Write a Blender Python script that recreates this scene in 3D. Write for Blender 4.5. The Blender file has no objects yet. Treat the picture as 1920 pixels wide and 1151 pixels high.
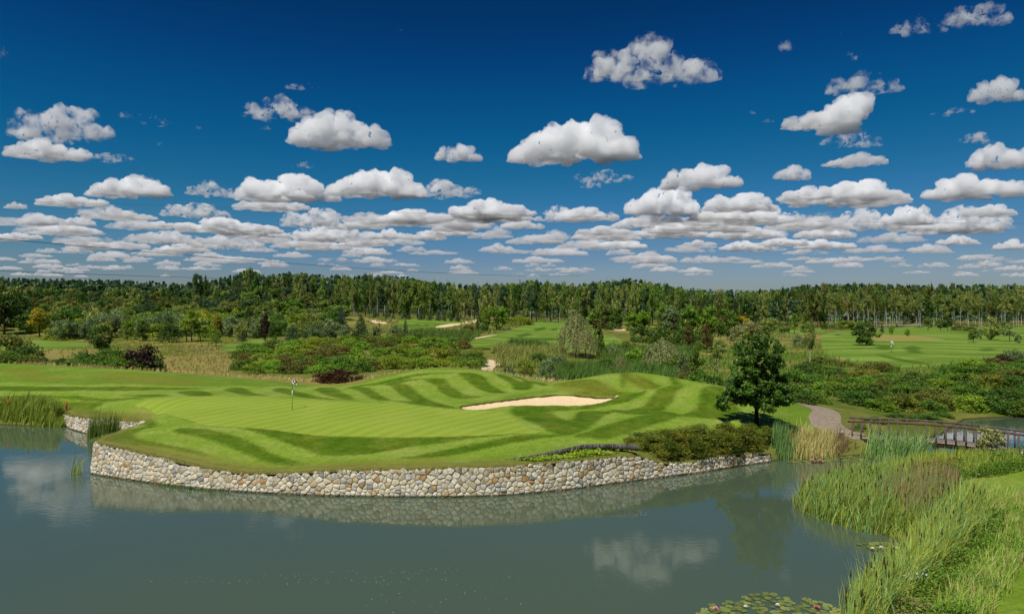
import bpy, bmesh, math, random
import numpy as np
from mathutils import Vector, Matrix, noise
from mathutils.geometry import delaunay_2d_cdt
S = bpy.context.scene
COL = S.collection
R = math.radians
# ------------------------------------------------------------------ camera, sky, sun, exposure
CAMZ, HZ, K = 10.5, 578.0, 1280.0
cam = bpy.data.cameras.new('camera'); co = bpy.data.objects.new('camera', cam); COL.objects.link(co); S.camera = co
co.location = (0, 0, CAMZ); co.rotation_euler = (R(90), 0, 0)
cam.lens = 24; cam.sensor_width = 36; cam.clip_start = .5; cam.clip_end = 120000; cam.shift_y = 2.5/1920
EL = R(60); SD = Vector((-.5*math.cos(EL), -.866*math.cos(EL), math.sin(EL)))
W = bpy.data.worlds.new('World'); S.world = W; W.use_nodes = True
wn = W.node_tree; bg = wn.nodes['Background']
sky = wn.nodes.new('ShaderNodeTexSky'); sky.sky_type = 'NISHITA'; sky.sun_disc = False
sky.sun_elevation = EL; sky.sun_rotation = math.atan2(SD.x, SD.y)
sky.air_density = 1.0; sky.dust_density = .4; sky.ozone_density = 4
# a polarised, deep blue sky: per-channel response applied to the sky texture
SKYCURVE = [[(0,0),(1.1,.01),(1.53,.02),(1.92,.05),(2.67,.26),(3.37,.62),(4.5,1.32),(5.6,2.1),(7,2.5)],
            [(0,0),(1.9,.27),(2.24,.42),(2.63,.68),(3.2,1.0),(4.24,1.56),(5.1,2.0),(6.04,2.38),(6.5,2.75),(7.5,3.1)],
            [(0,0),(3.0,.9),(3.61,1.15),(4.04,1.55),(4.55,2.02),(5.29,2.5),(6.0,3.0),(6.4,3.45),(7.5,4.0)]]
vm = wn.nodes.new('ShaderNodeVectorMath'); vm.operation = 'MULTIPLY'; vm.inputs[1].default_value = (1/8,)*3; wn.links.new(sky.outputs[0], vm.inputs[0])
cv = wn.nodes.new('ShaderNodeRGBCurve'); wn.links.new(vm.outputs[0], cv.inputs['Color'])
for ch in range(3):
    c = cv.mapping.curves[ch]; pts = SKYCURVE[ch]
    while len(c.points) < len(pts): c.points.new(.5, .5)
    for p, q in zip(c.points, pts): p.location = (q[0]/8, q[1]/4); p.handle_type = 'AUTO_CLAMPED'
cv.mapping.update()
vm2 = wn.nodes.new('ShaderNodeVectorMath'); vm2.operation = 'MULTIPLY'; vm2.inputs[1].default_value = (4,)*3
wn.links.new(cv.outputs[0], vm2.inputs[0]); wn.links.new(vm2.outputs[0], bg.inputs[0])
bg.inputs[1].default_value = .1
sun = bpy.data.lights.new('sun', 'SUN'); sun.energy = 4.2; sun.angle = R(.5); sun.color = (1, .955, .87)
so = bpy.data.objects.new('sun', sun); COL.objects.link(so); so.rotation_euler = (-SD).to_track_quat('-Z', 'Y').to_euler()
S.view_settings.view_transform = 'Standard'; S.view_settings.look = 'None'; S.view_settings.exposure = .15; S.view_settings.gamma = 1
S.cycles.use_denoising = True
S.cycles.max_bounces = 24; S.cycles.volume_bounces = 22; S.cycles.transparent_max_bounces = 80
S.cycles.diffuse_bounces = 3; S.cycles.glossy_bounces = 3; S.cycles.transmission_bounces = 3
S.cycles.caustics_reflective = False; S.cycles.caustics_refractive = False
rnd = random.Random(11); rng = np.random.default_rng(7)

# ------------------------------------------------------------------ helpers
def tag(o, label=None, cat=None, group=None, kind=None):
    if label: o['label'] = label
    if cat: o['category'] = cat
    if group: o['group'] = group
    if kind: o['kind'] = kind
    return o
def obj(name, me, parent=None, loc=None, mat=None):
    o = bpy.data.objects.new(name, me); COL.objects.link(o)
    if parent: o.parent = parent
    if loc is not None: o.location = loc
    if mat: me.materials.append(mat)
    return o
def thing(name, label, cat, loc=(0, 0, 0), rz=0, group=None):
    o = bpy.data.objects.new(name, None); COL.objects.link(o); o.location = loc; o.rotation_euler = (0, 0, rz)
    o.empty_display_size = .3
    return tag(o, label, cat, group)
def mesh_np(name, V, F, tint=None, smooth=False, mats=None, midx=None):
    """V (n,3); F (m,k) array or a list of such arrays (k = 3 or 4)"""
    me = bpy.data.meshes.new(name)
    V = np.asarray(V, np.float32)
    Fs = F if isinstance(F, list) and isinstance(F[0], np.ndarray) and F[0].ndim == 2 else [F]
    Fs = [np.asarray(f, np.int32) for f in Fs if len(f)]
    nl = sum(f.size for f in Fs); npoly = sum(len(f) for f in Fs)
    me.vertices.add(len(V)); me.vertices.foreach_set('co', V.ravel())
    me.loops.add(nl); me.polygons.add(npoly)
    me.loops.foreach_set('vertex_index', np.concatenate([f.ravel() for f in Fs]))
    tot = np.concatenate([np.full(len(f), f.shape[1], np.int32) for f in Fs])
    me.polygons.foreach_set('loop_start', np.concatenate([[0], np.cumsum(tot)[:-1]]).astype(np.int32))
    me.polygons.foreach_set('loop_total', tot)
    if tint is not None:
        a = me.attributes.new('tint', 'FLOAT', 'POINT'); a.data.foreach_set('value', np.asarray(tint, np.float32))
    for m in (mats or []): me.materials.append(m)
    if midx is not None: me.polygons.foreach_set('material_index', np.asarray(midx, np.int32))
    me.update(); me.validate()
    if smooth: me.shade_smooth()
    return me
def attr(me, name, v):
    a = me.attributes.new(name, 'FLOAT', 'POINT'); a.data.foreach_set('value', np.asarray(v, np.float32).ravel())
def join(parts):
    """[(V, F4)] -> V, F"""
    Vs, Fs, n = [], [], 0
    for v, f in parts:
        Vs.append(v); Fs.append(np.asarray(f)+n); n += len(v)
    return np.concatenate(Vs), np.concatenate(Fs)
def box(c, s, rz=0):
    x, y, z = np.array(s)/2
    V = np.array([(-x,-y,-z),(x,-y,-z),(x,y,-z),(-x,y,-z),(-x,-y,z),(x,-y,z),(x,y,z),(-x,y,z)], float)
    ca, sa = math.cos(rz), math.sin(rz)
    V = V @ np.array([[ca, sa, 0], [-sa, ca, 0], [0, 0, 1]]) + np.array(c)
    return V, np.array([(0,3,2,1),(4,5,6,7),(0,1,5,4),(1,2,6,5),(2,3,7,6),(3,0,4,7)])
def tube(pts, rad, n=6, cap=True):
    pts = np.asarray(pts, float); rad = np.broadcast_to(np.asarray(rad, float), (len(pts),))
    t = np.gradient(pts, axis=0); t /= np.linalg.norm(t, axis=1)[:, None]+1e-9
    ref = np.array([0, 0, 1.]) if abs(t[0, 2]) < .8 else np.array([1., 0, 0])
    a = np.cross(t, ref); a /= np.linalg.norm(a, axis=1)[:, None]; b = np.cross(t, a)
    th = np.arange(n)*2*np.pi/n
    V = (pts[:, None]+rad[:, None, None]*(np.cos(th)[None, :, None]*a[:, None]+np.sin(th)[None, :, None]*b[:, None])).reshape(-1, 3)
    F = []
    for i in range(len(pts)-1):
        for j in range(n):
            k = (j+1) % n; F.append((i*n+j, i*n+k, (i+1)*n+k, (i+1)*n+j))
    if cap:
        m = len(V); V = np.vstack([V, pts[0], pts[-1]]); e = (len(pts)-1)*n
        for j in range(0, n, 2):
            F.append((m, (j+2) % n, j+1, j)); F.append((m+1, e+j, e+j+1, e+(j+2) % n))
    return V, np.array(F)
def sstep(a, b, x):
    t = np.clip((x-a)/(b-a), 0, 1); return t*t*(3-2*t)

# ------------------------------------------------------------------ materials
def newmat(name):
    m = bpy.data.materials.new(name); m.use_nodes = True; n = m.node_tree; n.nodes.clear()
    out = n.nodes.new('ShaderNodeOutputMaterial'); return m, n, out
class NB:
    def __init__(s, n): s.n = n
    def node(s, t, **k):
        x = s.n.nodes.new(t)
        for a, v in k.items(): setattr(x, a, v)
        return x
    def link(s, a, b): s.n.links.new(a, b)
    def val(s, sock, v):
        if hasattr(v, 'is_output'): s.link(v, sock)
        elif isinstance(v, tuple) and len(v) == 3 and sock.type == 'RGBA': sock.default_value = (*v, 1)
        else: sock.default_value = v
    def math(s, op, a, b=0, c=None):
        x = s.node('ShaderNodeMath', operation=op); s.val(x.inputs[0], a); s.val(x.inputs[1], b)
        if c is not None: s.val(x.inputs[2], c)
        return x.outputs[0]
    def mix(s, f, a, b):
        x = s.node('ShaderNodeMix', data_type='RGBA'); s.val(x.inputs[0], f); s.val(x.inputs[6], a); s.val(x.inputs[7], b); return x.outputs[2]
    def mul(s, a, b):
        x = s.node('ShaderNodeMix', data_type='RGBA', blend_type='MULTIPLY'); x.inputs[0].default_value = 1
        s.val(x.inputs[6], a); s.val(x.inputs[7], b); return x.outputs[2]
    def att(s, n): return s.node('ShaderNodeAttribute', attribute_name=n).outputs['Fac']
    def noise(s, scale, detail=3, vec=None, rough=.55):
        x = s.node('ShaderNodeTexNoise'); x.inputs['Scale'].default_value = scale; x.inputs['Detail'].default_value = detail; x.inputs['Roughness'].default_value = rough
        if vec is not None: s.link(vec, x.inputs['Vector'])
        return x.outputs['Fac']
    def ramp(s, f, lo, hi, a=0., b=1.):
        x = s.node('ShaderNodeMapRange', interpolation_type='SMOOTHSTEP'); s.val(x.inputs[0], f)
        for i, v in enumerate((lo, hi, a, b)): s.val(x.inputs[i+1], v)
        return x.outputs[0]
    def pos(s): return s.node('ShaderNodeNewGeometry').outputs['Position']
    def stretch(s, vec, sc, rot=0):
        x = s.node('ShaderNodeMapping'); s.link(vec, x.inputs['Vector']); x.inputs['Scale'].default_value = sc; x.inputs['Rotation'].default_value = (0, 0, rot); return x.outputs[0]
    def bump(s, h, strength, dist):
        x = s.node('ShaderNodeBump'); x.inputs['Strength'].default_value = strength; x.inputs['Distance'].default_value = dist; s.link(h, x.inputs['Height']); return x.outputs[0]
    def bsdf(s, col, rough=.8, spec=.2, normal=None, **kw):
        x = s.node('ShaderNodeBsdfPrincipled'); s.val(x.inputs['Base Color'], col); s.val(x.inputs['Roughness'], rough); s.val(x.inputs['Specular IOR Level'], spec)
        if normal is not None: s.link(normal, x.inputs['Normal'])
        return x
def foliage(name, a, b, trans=.33, spec=.25, rough=.5, vary=.35):
    """leaf colour runs from a to b with each leaf clump's own tint; every plant has its own shade"""
    m, n, out = newmat(name); N = NB(n)
    oi = N.node('ShaderNodeObjectInfo').outputs['Random']
    c = N.mix(N.att('tint'), a, b)
    v = N.math('MULTIPLY_ADD', oi, vary, 1-vary/2)
    hs = N.node('ShaderNodeHueSaturation'); N.link(c, hs.inputs['Color']); N.link(v, hs.inputs['Value'])
    N.link(N.math('MULTIPLY_ADD', N.math('FRACT', N.math('MULTIPLY', oi, 7.31)), .03, .485), hs.inputs['Hue'])
    p = N.bsdf(hs.outputs[0], rough, spec)
    t = N.node('ShaderNodeBsdfTranslucent'); N.link(hs.outputs[0], t.inputs['Color'])
    mx = N.node('ShaderNodeMixShader'); mx.inputs[0].default_value = trans
    N.link(p.outputs[0], mx.inputs[1]); N.link(t.outputs[0], mx.inputs[2]); N.link(mx.outputs[0], out.inputs[0]); return m
def plain(name, col, rough=.7, spec=.3, nscale=0, ncol=None, stretch=None, bump=0):
    m, n, out = newmat(name); N = NB(n); c = col; nm = None
    if nscale:
        tc = N.node('ShaderNodeTexCoord').outputs['Object']
        if stretch: tc = N.stretch(tc, stretch)
        f = N.noise(nscale, 5, tc, .65); c = N.mix(N.ramp(f, .3, .7), col, ncol)
        if bump: nm = N.bump(f, .6, bump)
    p = N.bsdf(c, rough, spec, nm); N.link(p.outputs[0], out.inputs[0]); return m

# ------------------------------------------------------------------ the lie of the land
def dep(py, z): return (CAMZ-z)*K/(py-HZ)
P = []            # (X, Y, z)
def pz(px, py, z): Y = dep(py, z); P.append(((px-960)/K*Y, Y, z))
def py_(px, py, Y): P.append(((px-960)/K*Y, Y, CAMZ-(py-HZ)*Y/K))
def pY(px, Y, z): P.append(((px-960)/K*Y, Y, z))
for a in [(500,850,1.5),(400,835,1.75),(300,822,2.0),(220,812,1.95),(700,855,1.7),(850,852,1.8),(960,848,1.85),(600,822,1.95),(700,838,1.8),(500,815,2.1),
          (300,778,2.35),(548,768,2.6),(400,790,2.35),(700,800,2.35),(900,810,2.28),(1000,805,2.3),(800,775,2.55),(400,748,2.9),(600,752,2.85),(270,758,2.55),(870,768,2.6),
          (250,745,2.5),(450,735,2.55),(100,740,2.2),(0,745,2.0),(0,768,1.3),(100,768,1.35),(210,775,1.8),(250,790,1.75),
          (700,748,2.75),(800,752,2.8),(900,752,2.75),(1000,764,2.5),(1100,760,2.5),(1040,741,3.1),(1120,742,3.05),(950,746,2.95),
          (1280,760,2.65),(1200,775,2.45),(1100,790,2.35),(1290,785,2.35),(1350,770,2.35),(1180,815,2.2),(1300,800,2.15),(1060,815,2.2),
          (1418,795,2.0),(1470,770,1.95),(1500,760,1.85),(1500,790,1.6),(1480,815,1.3),(1540,830,.9),(1450,840,.8),(1380,830,1.2),(1300,845,1.1),(1230,845,1.4),
          (1495,757,1.8),(1545,775,1.55),(1550,800,1.4),(1590,815,1.25),(1605,822,1.2)]: pz(*a)
for a in [(0,682,85),(100,687,84),(170,692,82),(240,693,82),(330,701,80),(420,708,78),(500,715,76),(600,724,73),(660,722,72),(60,710,76),(0,725,72),(250,715,73),(350,725,70),
          (700,709,70),(760,696,71),(840,689,71),(900,694,71),(960,706,70),(1010,716,69),(1045,720,69),(760,725,64),(850,720,64.5),(950,730,63),(1000,735,61.5),
          (1060,714,66),(1130,702,66),(1190,698,66),(1240,704,65),(1300,716,63),(1345,726,61),(1212,731,60),
          (1600,740,72),(1700,700,95),(1900,700,90),(1650,680,112),(1700,665,125),(1850,660,130),(1672,655,134),(1622,648,150),(1800,640,165),(1700,620,230),(1700,612,300),(1920,612,300),(1500,615,290),
          (1000,660,125),(1000,640,165),(950,625,200),(1050,605,280),(800,610,230),(860,622,190),(800,632,165),(400,681,108),(400,640,170),(120,650,145),(74,632,190),(600,640,170),
          (540,595,235),(500,607,220),(185,605,230),(920,684,112),(1150,613,240),(1200,620,200)]: py_(*a)
for a in [(-100,95,2.6),(50,96,2.5),(300,92,1.9),(450,90,1.8),(600,92,1.7),(760,88,2.0),(850,96,1.7),(1000,86,1.5),(1150,115,.9),(1150,95,.8),(1050,85,1.1),(1250,80,1.2),(1350,72,1.5),(1450,72,1.4),(1400,90,1.2),(1450,110,1.5),
          (700,150,3.0),(600,120,2.3),(750,120,2.2),(300,260,6),(300,400,12),(0,400,13),(200,700,21),(-300,500,16),(700,420,8.5),(960,400,6),(1300,400,4),(1700,400,4),(2200,400,5),(960,800,8),(1700,800,6),(100,1500,25),(960,1500,10),(1900,1500,8),(2300,120,2.5),(2200,70,1.2),
          (1900,70,.6),(1800,66,.35),(-200,64,.6),(-300,80,2.4),(1300,300,3),(1500,140,1.8),(1350,140,1.2)]: pY(*a)
P += [(24,37,1.0),(27,40,1.0),(25,32,1.2),(23,28,1.25),(17,21,1.1),(21,24,1.35),(36,38,1.3),(31,30,1.7),(18,34,.5),(19.5,30,.65),(45,45,1.3),(34.5,44.6,.95),(24.6,50.2,1.0)]
# main wall: pixel x of its foot, foot y, height of its top above the water
WALL = [(168,888,1.96),(230,898,1.8),(300,908,1.53),(380,917,1.2),(450,922,1.03),(540,927,1.15),(620,930,1.37),(740,932,1.5),(860,932,1.59),(930,930,1.6),(1000,925,1.61),(1075,917,1.6),(1150,907,1.56),(1200,901,1.45),(1244,895,.85),(1300,888,.7),(1350,880,.85),(1400,872,.75),(1450,865,.55)]
def wat(px, py): Y = CAMZ*K/(py-HZ); return ((px-960)/K*Y, Y)
WB = [(*wat(a, b), z) for a, b, z in WALL]
WB = [(-27.95,47.9,1.75),(-27.6,45.3,1.85)]+WB
WL = [(-41.2,62.4,.9),(-38.2,59.2,1.1),(-35.2,56.9,1.3),(-33.2,55.6,1.4),(-29.6,54.2,1.4)]     # low wall of the inlet
for x, y, z in WB: P.append((x, y, z+.08))
for x, y, z in WL: P.append((x, y, z+.05))
TIMB = [(938,863,1.72),(960,859,1.78),(1004,852,1.92),(1036,845,2.03),(1065,838.6,2.12),(1091,833,2.2),(1113,831.6,2.22),(1170,831.6,2.22),(1195,833,2.2)]
TB = [((px-960)/K*dep(py, z), dep(py, z), z) for px, py, z in TIMB]
POND = ([(-40,11),(-110,22),(-110,63)]+[wat(0,795),wat(60,798),wat(112,800)]+[(x,y) for x,y,z in WL]+[(-29.0,52.6),(-28.4,50.5)]
        +[(x,y) for x,y,z in WB]+[wat(1470,863),wat(1520,860),wat(1580,855),(26.2,49.4),(29,51),(36.5,57.5),(43,64),(50,66),(58,66),(75,60),(60,51),(42,49.5),(36,48.6),(33.2,46.8),(31.6,44.8),
         (27.8,45.2),(23,43.1),(19.3,41.0),(15.9,37.6),(14.95,36.1),(14.9,35.4),(15.5,34.1),(16.2,32.5),(17.1,31.3),(17.4,30.4),(16.4,28.5),(14.4,26.8),(12.9,25.3),(11.4,23.5),(10,20),(9,13)])
POND = np.array(POND)
def sd_poly(X, Y, poly):
    """signed distance to a polygon, negative inside"""
    poly = np.asarray(poly, float); d = np.full(X.shape, 1e9); ins = np.zeros(X.shape, bool)
    for (x0, y0), (x1, y1) in zip(poly, np.roll(poly, -1, 0)):
        ex, ey = x1-x0, y1-y0; wx, wy = X-x0, Y-y0
        t = np.clip((wx*ex+wy*ey)/(ex*ex+ey*ey+1e-12), 0, 1)
        d = np.minimum(d, (wx-ex*t)**2+(wy-ey*t)**2)
        c = ((y0 <= Y) & (y1 > Y)) | ((y1 <= Y) & (y0 > Y))
        ins ^= c & (X < x0+(Y-y0)/(y1-y0+1e-12)*ex)
    return np.sqrt(d)*np.where(ins, -1, 1)
def d_line(X, Y, line):
    d = np.full(X.shape, 1e9)
    for (x0, y0), (x1, y1) in zip(line[:-1], line[1:]):
        ex, ey = x1-x0, y1-y0; t = np.clip(((X-x0)*ex+(Y-y0)*ey)/(ex*ex+ey*ey+1e-12), 0, 1)
        d = np.minimum(d, (X-x0-ex*t)**2+(Y-y0-ey*t)**2)
    return np.sqrt(d)
P = np.array(P, float)
def uv(X, Y): Yc = np.maximum(Y, 14); return np.clip(X/Yc, -1.6, 1.6), np.log(Yc)
_u, _v = uv(P[:, 0], P[:, 1])
def _phi(r2): return .5*r2*np.log(r2+1e-9)
A = _phi((_u[:, None]-_u)**2+(_v[:, None]-_v)**2)+np.eye(len(P))*1e-4
Q = np.stack([np.ones_like(_u), _u, _v], 1)
wts = np.linalg.solve(np.block([[A, Q], [Q.T, np.zeros((3, 3))]]), np.concatenate([P[:, 2], np.zeros(3)]))
def land(X, Y):
    sh = X.shape; X = X.ravel(); Y = Y.ravel(); out = np.empty(len(X))
    for i in range(0, len(X), 20000):
        u, v = uv(X[i:i+20000], Y[i:i+20000])
        out[i:i+20000] = _phi((u[:, None]-_u)**2+(v[:, None]-_v)**2) @ wts[:-3]+wts[-3]+wts[-2]*u+wts[-1]*v
    return np.maximum(out, .25).reshape(sh)
WLINE = [(x, y) for x, y, z in WB]; LLINE = [(x, y) for x, y, z in WL]
def full(X, Y):
    h = land(X, Y)
    s = sd_poly(X, Y, POND)
    dw = np.minimum(d_line(X, Y, WLINE), d_line(X, Y, LLINE))
    hard = 1-sstep(.55, 1.6, dw-np.abs(s)*.7)            # along the walls the ground drops inside the wall
    soft = sstep(-1.6, 1.5, s)
    hs = np.where(s < -1.6, -.8, -.8+(h+.8)*soft)
    hh = np.where(s > .22, h, -.8)
    z = hs*(1-hard)+hh*hard
    # the planting bed lies below the timber edging
    bx = sd_poly(X, Y, BEDP); z = np.where((bx < 0) & (s > .3), np.minimum(z, h-.27*sstep(0, .25, -bx)*BEDW(X)), z)
    # the bunker is dished
    b = sd_poly(X, Y, BUNK) if BUNK is not None else None
    if b is not None: z = z-.34*sstep(-.05, .3, -b)
    return np.where(Y < 12, np.maximum(z, (12-Y)*.9-.8), z)
def BEDW(X): return sstep(TB[0][0]-.5, TB[0][0]+3.5, X)
BEDP = [(x, y) for x, y, z in TB]+[(TB[-1][0]+2.5, 42.5), (WB[-5][0], WB[-5][1]+.25), (WB[-7][0], WB[-7][1]+.3), (WB[-8][0], WB[-8][1]+.35), (WB[-9][0]+.5, WB[-9][1]+.4)]
BUNK = None
def axis(segs):
    out = [segs[0][0]]
    for a, b, d0, d1 in segs:
        x = out[-1]
        while x < b-1e-6:
            t = (x-a)/(b-a); x = min(b, x+d0+(d1-d0)*t); out.append(x)
    return np.array(out)
gx = axis([(-2500,-400,150,30),(-400,-90,28,3),(-90,-46,1.4,.45),(-46,46,.3,.3),(46,100,.45,2),(100,400,3,28),(400,2500,30,150)])
gy = axis([(-60,8,8,2),(8,22,1.5,.35),(22,72,.25,.3),(72,135,.35,1.1),(135,320,1.2,5),(320,700,6,25),(700,3000,30,180)])
GX, GY = np.meshgrid(gx, gy)
GZ = full(GX, GY)
def hz(x, y):
    """height of the ground sheet at points (bilinear on its own grid)"""
    x = np.asarray(x, float); y = np.asarray(y, float)
    i = np.clip(np.searchsorted(gx, x)-1, 0, len(gx)-2); j = np.clip(np.searchsorted(gy, y)-1, 0, len(gy)-2)
    a = (x-gx[i])/(gx[i+1]-gx[i]); b = (y-gy[j])/(gy[j+1]-gy[j])
    return (GZ[j, i]*(1-a)+GZ[j, i+1]*a)*(1-b)+(GZ[j+1, i]*(1-a)+GZ[j+1, i+1]*a)*b
YS = np.concatenate([np.arange(18, 90, .1), np.arange(90, 420, .5)])
def at(px, py):
    """the point of the ground a sight line through the photograph meets"""
    u = (px-960)/K; t = (HZ-py)/K
    d = CAMZ+t*YS-hz(u*YS, YS); k = np.argmax(d < 0)
    if d[k] >= 0: k = len(YS)-1
    Y = YS[k]
    if k: Y = YS[k-1]+(YS[k]-YS[k-1])*d[k-1]/(d[k-1]-d[k]+1e-9)
    return (u*Y, Y)
ZO = {'A': (160, 720, 3.84), 'B': (600, 670, 4.8), 'C': (960, 680, 4.5714), 'D': (0, 660, 3.84), '-': (0, 0, 1)}
def pg(spec):
    """spec: 'A' x y x y ... -> ground polygon"""
    out = []; z = '-'; it = iter(spec)
    for v in it:
        if isinstance(v, str): z = v; continue
        a, b, s = ZO[z]; out.append(at(a+v[0]/s, b+v[1]/s))
    return np.array(out)
def curve(poly, n=4):
    """closed Catmull-Rom through a polygon"""
    p = np.asarray(poly, float); o = []
    for i in range(len(p)):
        a, b, c, d = p[i-1], p[i], p[(i+1) % len(p)], p[(i+2) % len(p)]
        for k in range(n):
            t = k/n; o.append(.5*(2*b+(c-a)*t+(2*a-5*b+4*c-d)*t*t+(3*b-a-3*c+d)*t**3))
    return np.array(o)
BUNK = curve(pg(['B',(1258,442),(1330,424),(1500,402),(1700,376),(1900,352),'C',(300,277),(480,271),(620,281),(760,294),(860,293),(918,287),(850,312),(780,335),(700,350),(600,360),(450,364),(250,362),'B',(1700,432),(1500,462),(1330,468)]), 3)
# far hollows stay flat sheets; recut the ground with the bunker in it
near = (GX > -60) & (GX < 60) & (GY > 40) & (GY < 75)
GZ[near] = full(GX[near][None], GY[near][None])[0]
# ------------------------------------------------------------------ mowing pattern and ground
DARK = [['A',(545,298),(400,330),(358,372),(380,395),(640,445),(800,482),(930,525),(780,500),(500,450),(250,425),(110,420),(130,385),(250,345),(420,308)],
 ['A',(400,240),(330,238),(255,240),(300,270),(400,295),(520,300),(552,290),(480,262)],
 ['A',(630,335),(680,320),(850,320),(960,335),(1060,365),(1180,415),(1290,470),(1400,520),(1500,555),(1610,578),(1500,585),(1380,575),(1290,555),(1200,520),(1080,470),(950,415),(800,375),(680,355)],
 ['A',(1100,318),(1200,315),(1350,330),(1600,360),(1700,372),'B',(300,715),(600,728),(1000,718),(1400,704),(1690,697),(1400,722),(1100,770),(850,800),(640,838),(420,872),(180,886),(0,875),'A',(1600,475),(1480,435),(1350,385),(1200,340)],
 ['B',(880,880),(1000,850),(1200,815),(1400,775),(1600,735),(1750,700),(1920,690),'C',(200,612),(480,620),(300,640),(150,670),(0,690),'B',(1500,815),(1300,860),(1100,890),(900,910),(700,905)],
 ['C',(60,470),(180,440),(340,422),(350,440),(400,470),(500,495),(530,470),(560,430),(640,408),(850,420),(800,450),(750,490),(690,530),(640,570),(560,600),(480,620),(350,600),(290,575),(200,520)],
 ['C',(530,628),(700,570),(850,520),(1000,475),(1130,450),(1390,465),(1250,520),(1100,570),(950,620),(800,655),(650,645)],
 ['C',(20,372),(300,368),(600,372),(720,347),(850,314),(930,285),(1150,240),(1130,265),(1050,310),(950,345),(830,370),(700,395),(560,405),(340,420),(100,460),(0,440)],
 ['C',(1260,215),(1470,190),(1430,240),(1390,300),(1350,360),(1280,410),(1130,415),(980,410),(1080,385),(1160,330),(1220,270)],
 ['C',(1650,205),(1750,200),(1900,240),(1950,470),(1790,485),(1590,470),(1450,450),(1560,410),(1590,360),(1610,280)],
 ['C',(850,400),(1100,415),(1300,415),(1450,445),(1390,465),(1130,450),(850,420)],
 ['C',(350,190),(500,160),(700,145),(760,170),(830,210),(930,250),(1000,262),(900,282),(740,292),(600,275),(480,270),(560,250),(630,230),(480,205)],
 ['C',(870,90),(1010,84),(1100,110),(1180,150),(1290,210),(1160,230),(1060,190),(990,150),(920,110)],
 ['C',(1290,108),(1400,132),(1530,180),(1420,190),(1360,150)],
 ['B',(1580,150),(1680,165),(1800,215),(1900,275),(1800,290),(1720,240),(1640,190)],
 ['B',(1720,165),(1760,168),(1920,222),'C',(170,218),(80,235),(0,215),'B',(1830,210)],
 ['C',(130,152),(230,165),(310,190),(250,198),(170,170)],
 ['B',(1240,140),(1400,145),(1490,180),(1540,240),(1600,285),(1680,315),(1540,320),(1400,270),(1310,200)],
 ['B',(940,205),(1000,190),(1120,190),(1170,240),(1240,295),(1340,340),(1460,352),(1340,370),(1180,360),(1080,300),(1020,245)],
 ['B',(560,245),(760,235),(830,275),(900,330),(980,375),(1060,410),(1150,435),(1000,440),(880,410),(800,380),(730,330),(650,265)],
 ['B',(250,272),(430,268),(500,310),(570,350),(640,385),(520,385),(440,360),(360,310)],
 ['B',(0,265),(60,275),(160,320),(260,360),(340,388),(240,380),(110,350),(0,320)],
 ['B',(560,247),(720,208),(950,185),(1000,192),(820,208),(680,240)],
 ['B',(250,266),(480,233),(700,185),(860,150),(1100,135),(1260,142),(1100,150),(880,168),(700,210),(500,252)],
 ['B',(640,385),(830,395),(1010,410),(1190,440),(1260,460),(1120,458),(900,425),(700,400)],
 ['A',(660,60),(700,50),(840,48),(920,78),(800,85),(720,78)], ['A',(1000,35),(1130,28),(1250,70),(1330,85),(1150,80),(1080,65)],
 ['A',(1340,40),(1440,28),(1560,60),(1700,95),(1860,115),(1640,105),(1480,80)], ['A',(1640,40),(1760,25),(1850,60),(1920,90),(1920,110),(1780,80)],
 ['D',(880,305),(1080,303),(1230,318),(1080,325),(960,318)], ['D',(360,315),(600,318),(900,330),(1030,338),(850,350),(600,345),(400,330),(0,345),(0,320)],
 ['D',(0,352),(300,354),(600,358),(770,368),(690,395),(700,420),(780,440),(700,460),(560,450),(480,410),(0,400)],
 ['D',(0,240),(300,248),(600,252),(900,248),(1200,256),(1500,262),(1200,272),(900,280),(600,276),(300,284),(0,278)]]
OLIV = [['D',(0,120),(250,115),(330,150),(420,175),(560,185),(400,205),(250,210),(120,180)], ['C',(350,190),(700,145),(930,250),(740,292),(500,270)], ['C',(900,95),(1010,84),(1180,150),(1160,220),(1060,190)],
        ['A',(250,420),(500,450),(930,525),(1400,610),(1400,650),(1000,620),(500,500),(200,450)], ['B',(0,960),(600,930),(1100,900),(1100,960),(600,985),(0,1030)], ['C',(1100,120),(1200,205),(1000,190)], ['D',(600,170),(1000,150),(1400,190),(1400,240),(900,225)]]
GREEN = curve(pg(['A',(360,150),(420,125),(600,103),(800,92),(1000,90),(1200,95),(1400,103),(1600,115),'B',(100,398),(300,404),(500,410),(700,415),(900,445),(1100,462),(1300,470),(1500,478),(1650,500),(1750,560),(1850,620),'C',(183,577),(250,588),(240,600),(200,610),(0,612),'B',(1700,690),(1500,703),(1200,713),(900,720),(600,722),(300,714),'A',(1700,374),(1500,353),(1300,327),(1100,311),(900,304),(840,296),(750,262),(600,225),(480,195),(380,168)]), 3)
MOWN = np.array([(-75,88),(-65,87.3),(-57.8,86),(-46.7,84),(-39.9,81.6),(-33,79.5),(-27.7,77.3),(-20.8,74.3),(-17.2,73.8),(-14.8,73.5),(-11.6,74.5),(-7,75),(-3.5,74.5),(0,73.5),(2.8,72),(4.7,71.5),(5.4,70),(9.2,69.5),(12.4,69.5),(14.9,68.5),(17.4,66.3),(19,63.8),(22.5,63),(25.6,62.8)]
   +[at(*p) for p in [(1523,769),(1517,787),(1525,800),(1547,811),(1600,826)]]+[(26.2,48.5),(22,46.8),(17.5,44.8),(10,39),(0,35),(-30,36),(-60,45),(-90,58)])
MOWN2 = np.array([(34,46.5)]+[at(*p) for p in [(1900,866),(1860,888),(1798,902),(1748,912)]]+[(23.4,36),(25,33.5),(24.3,30.5),(21.5,27.5),(18.5,25.2),(16.3,22.9),(14,20.8),(13,16),(60,16),(60,48)])
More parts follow.
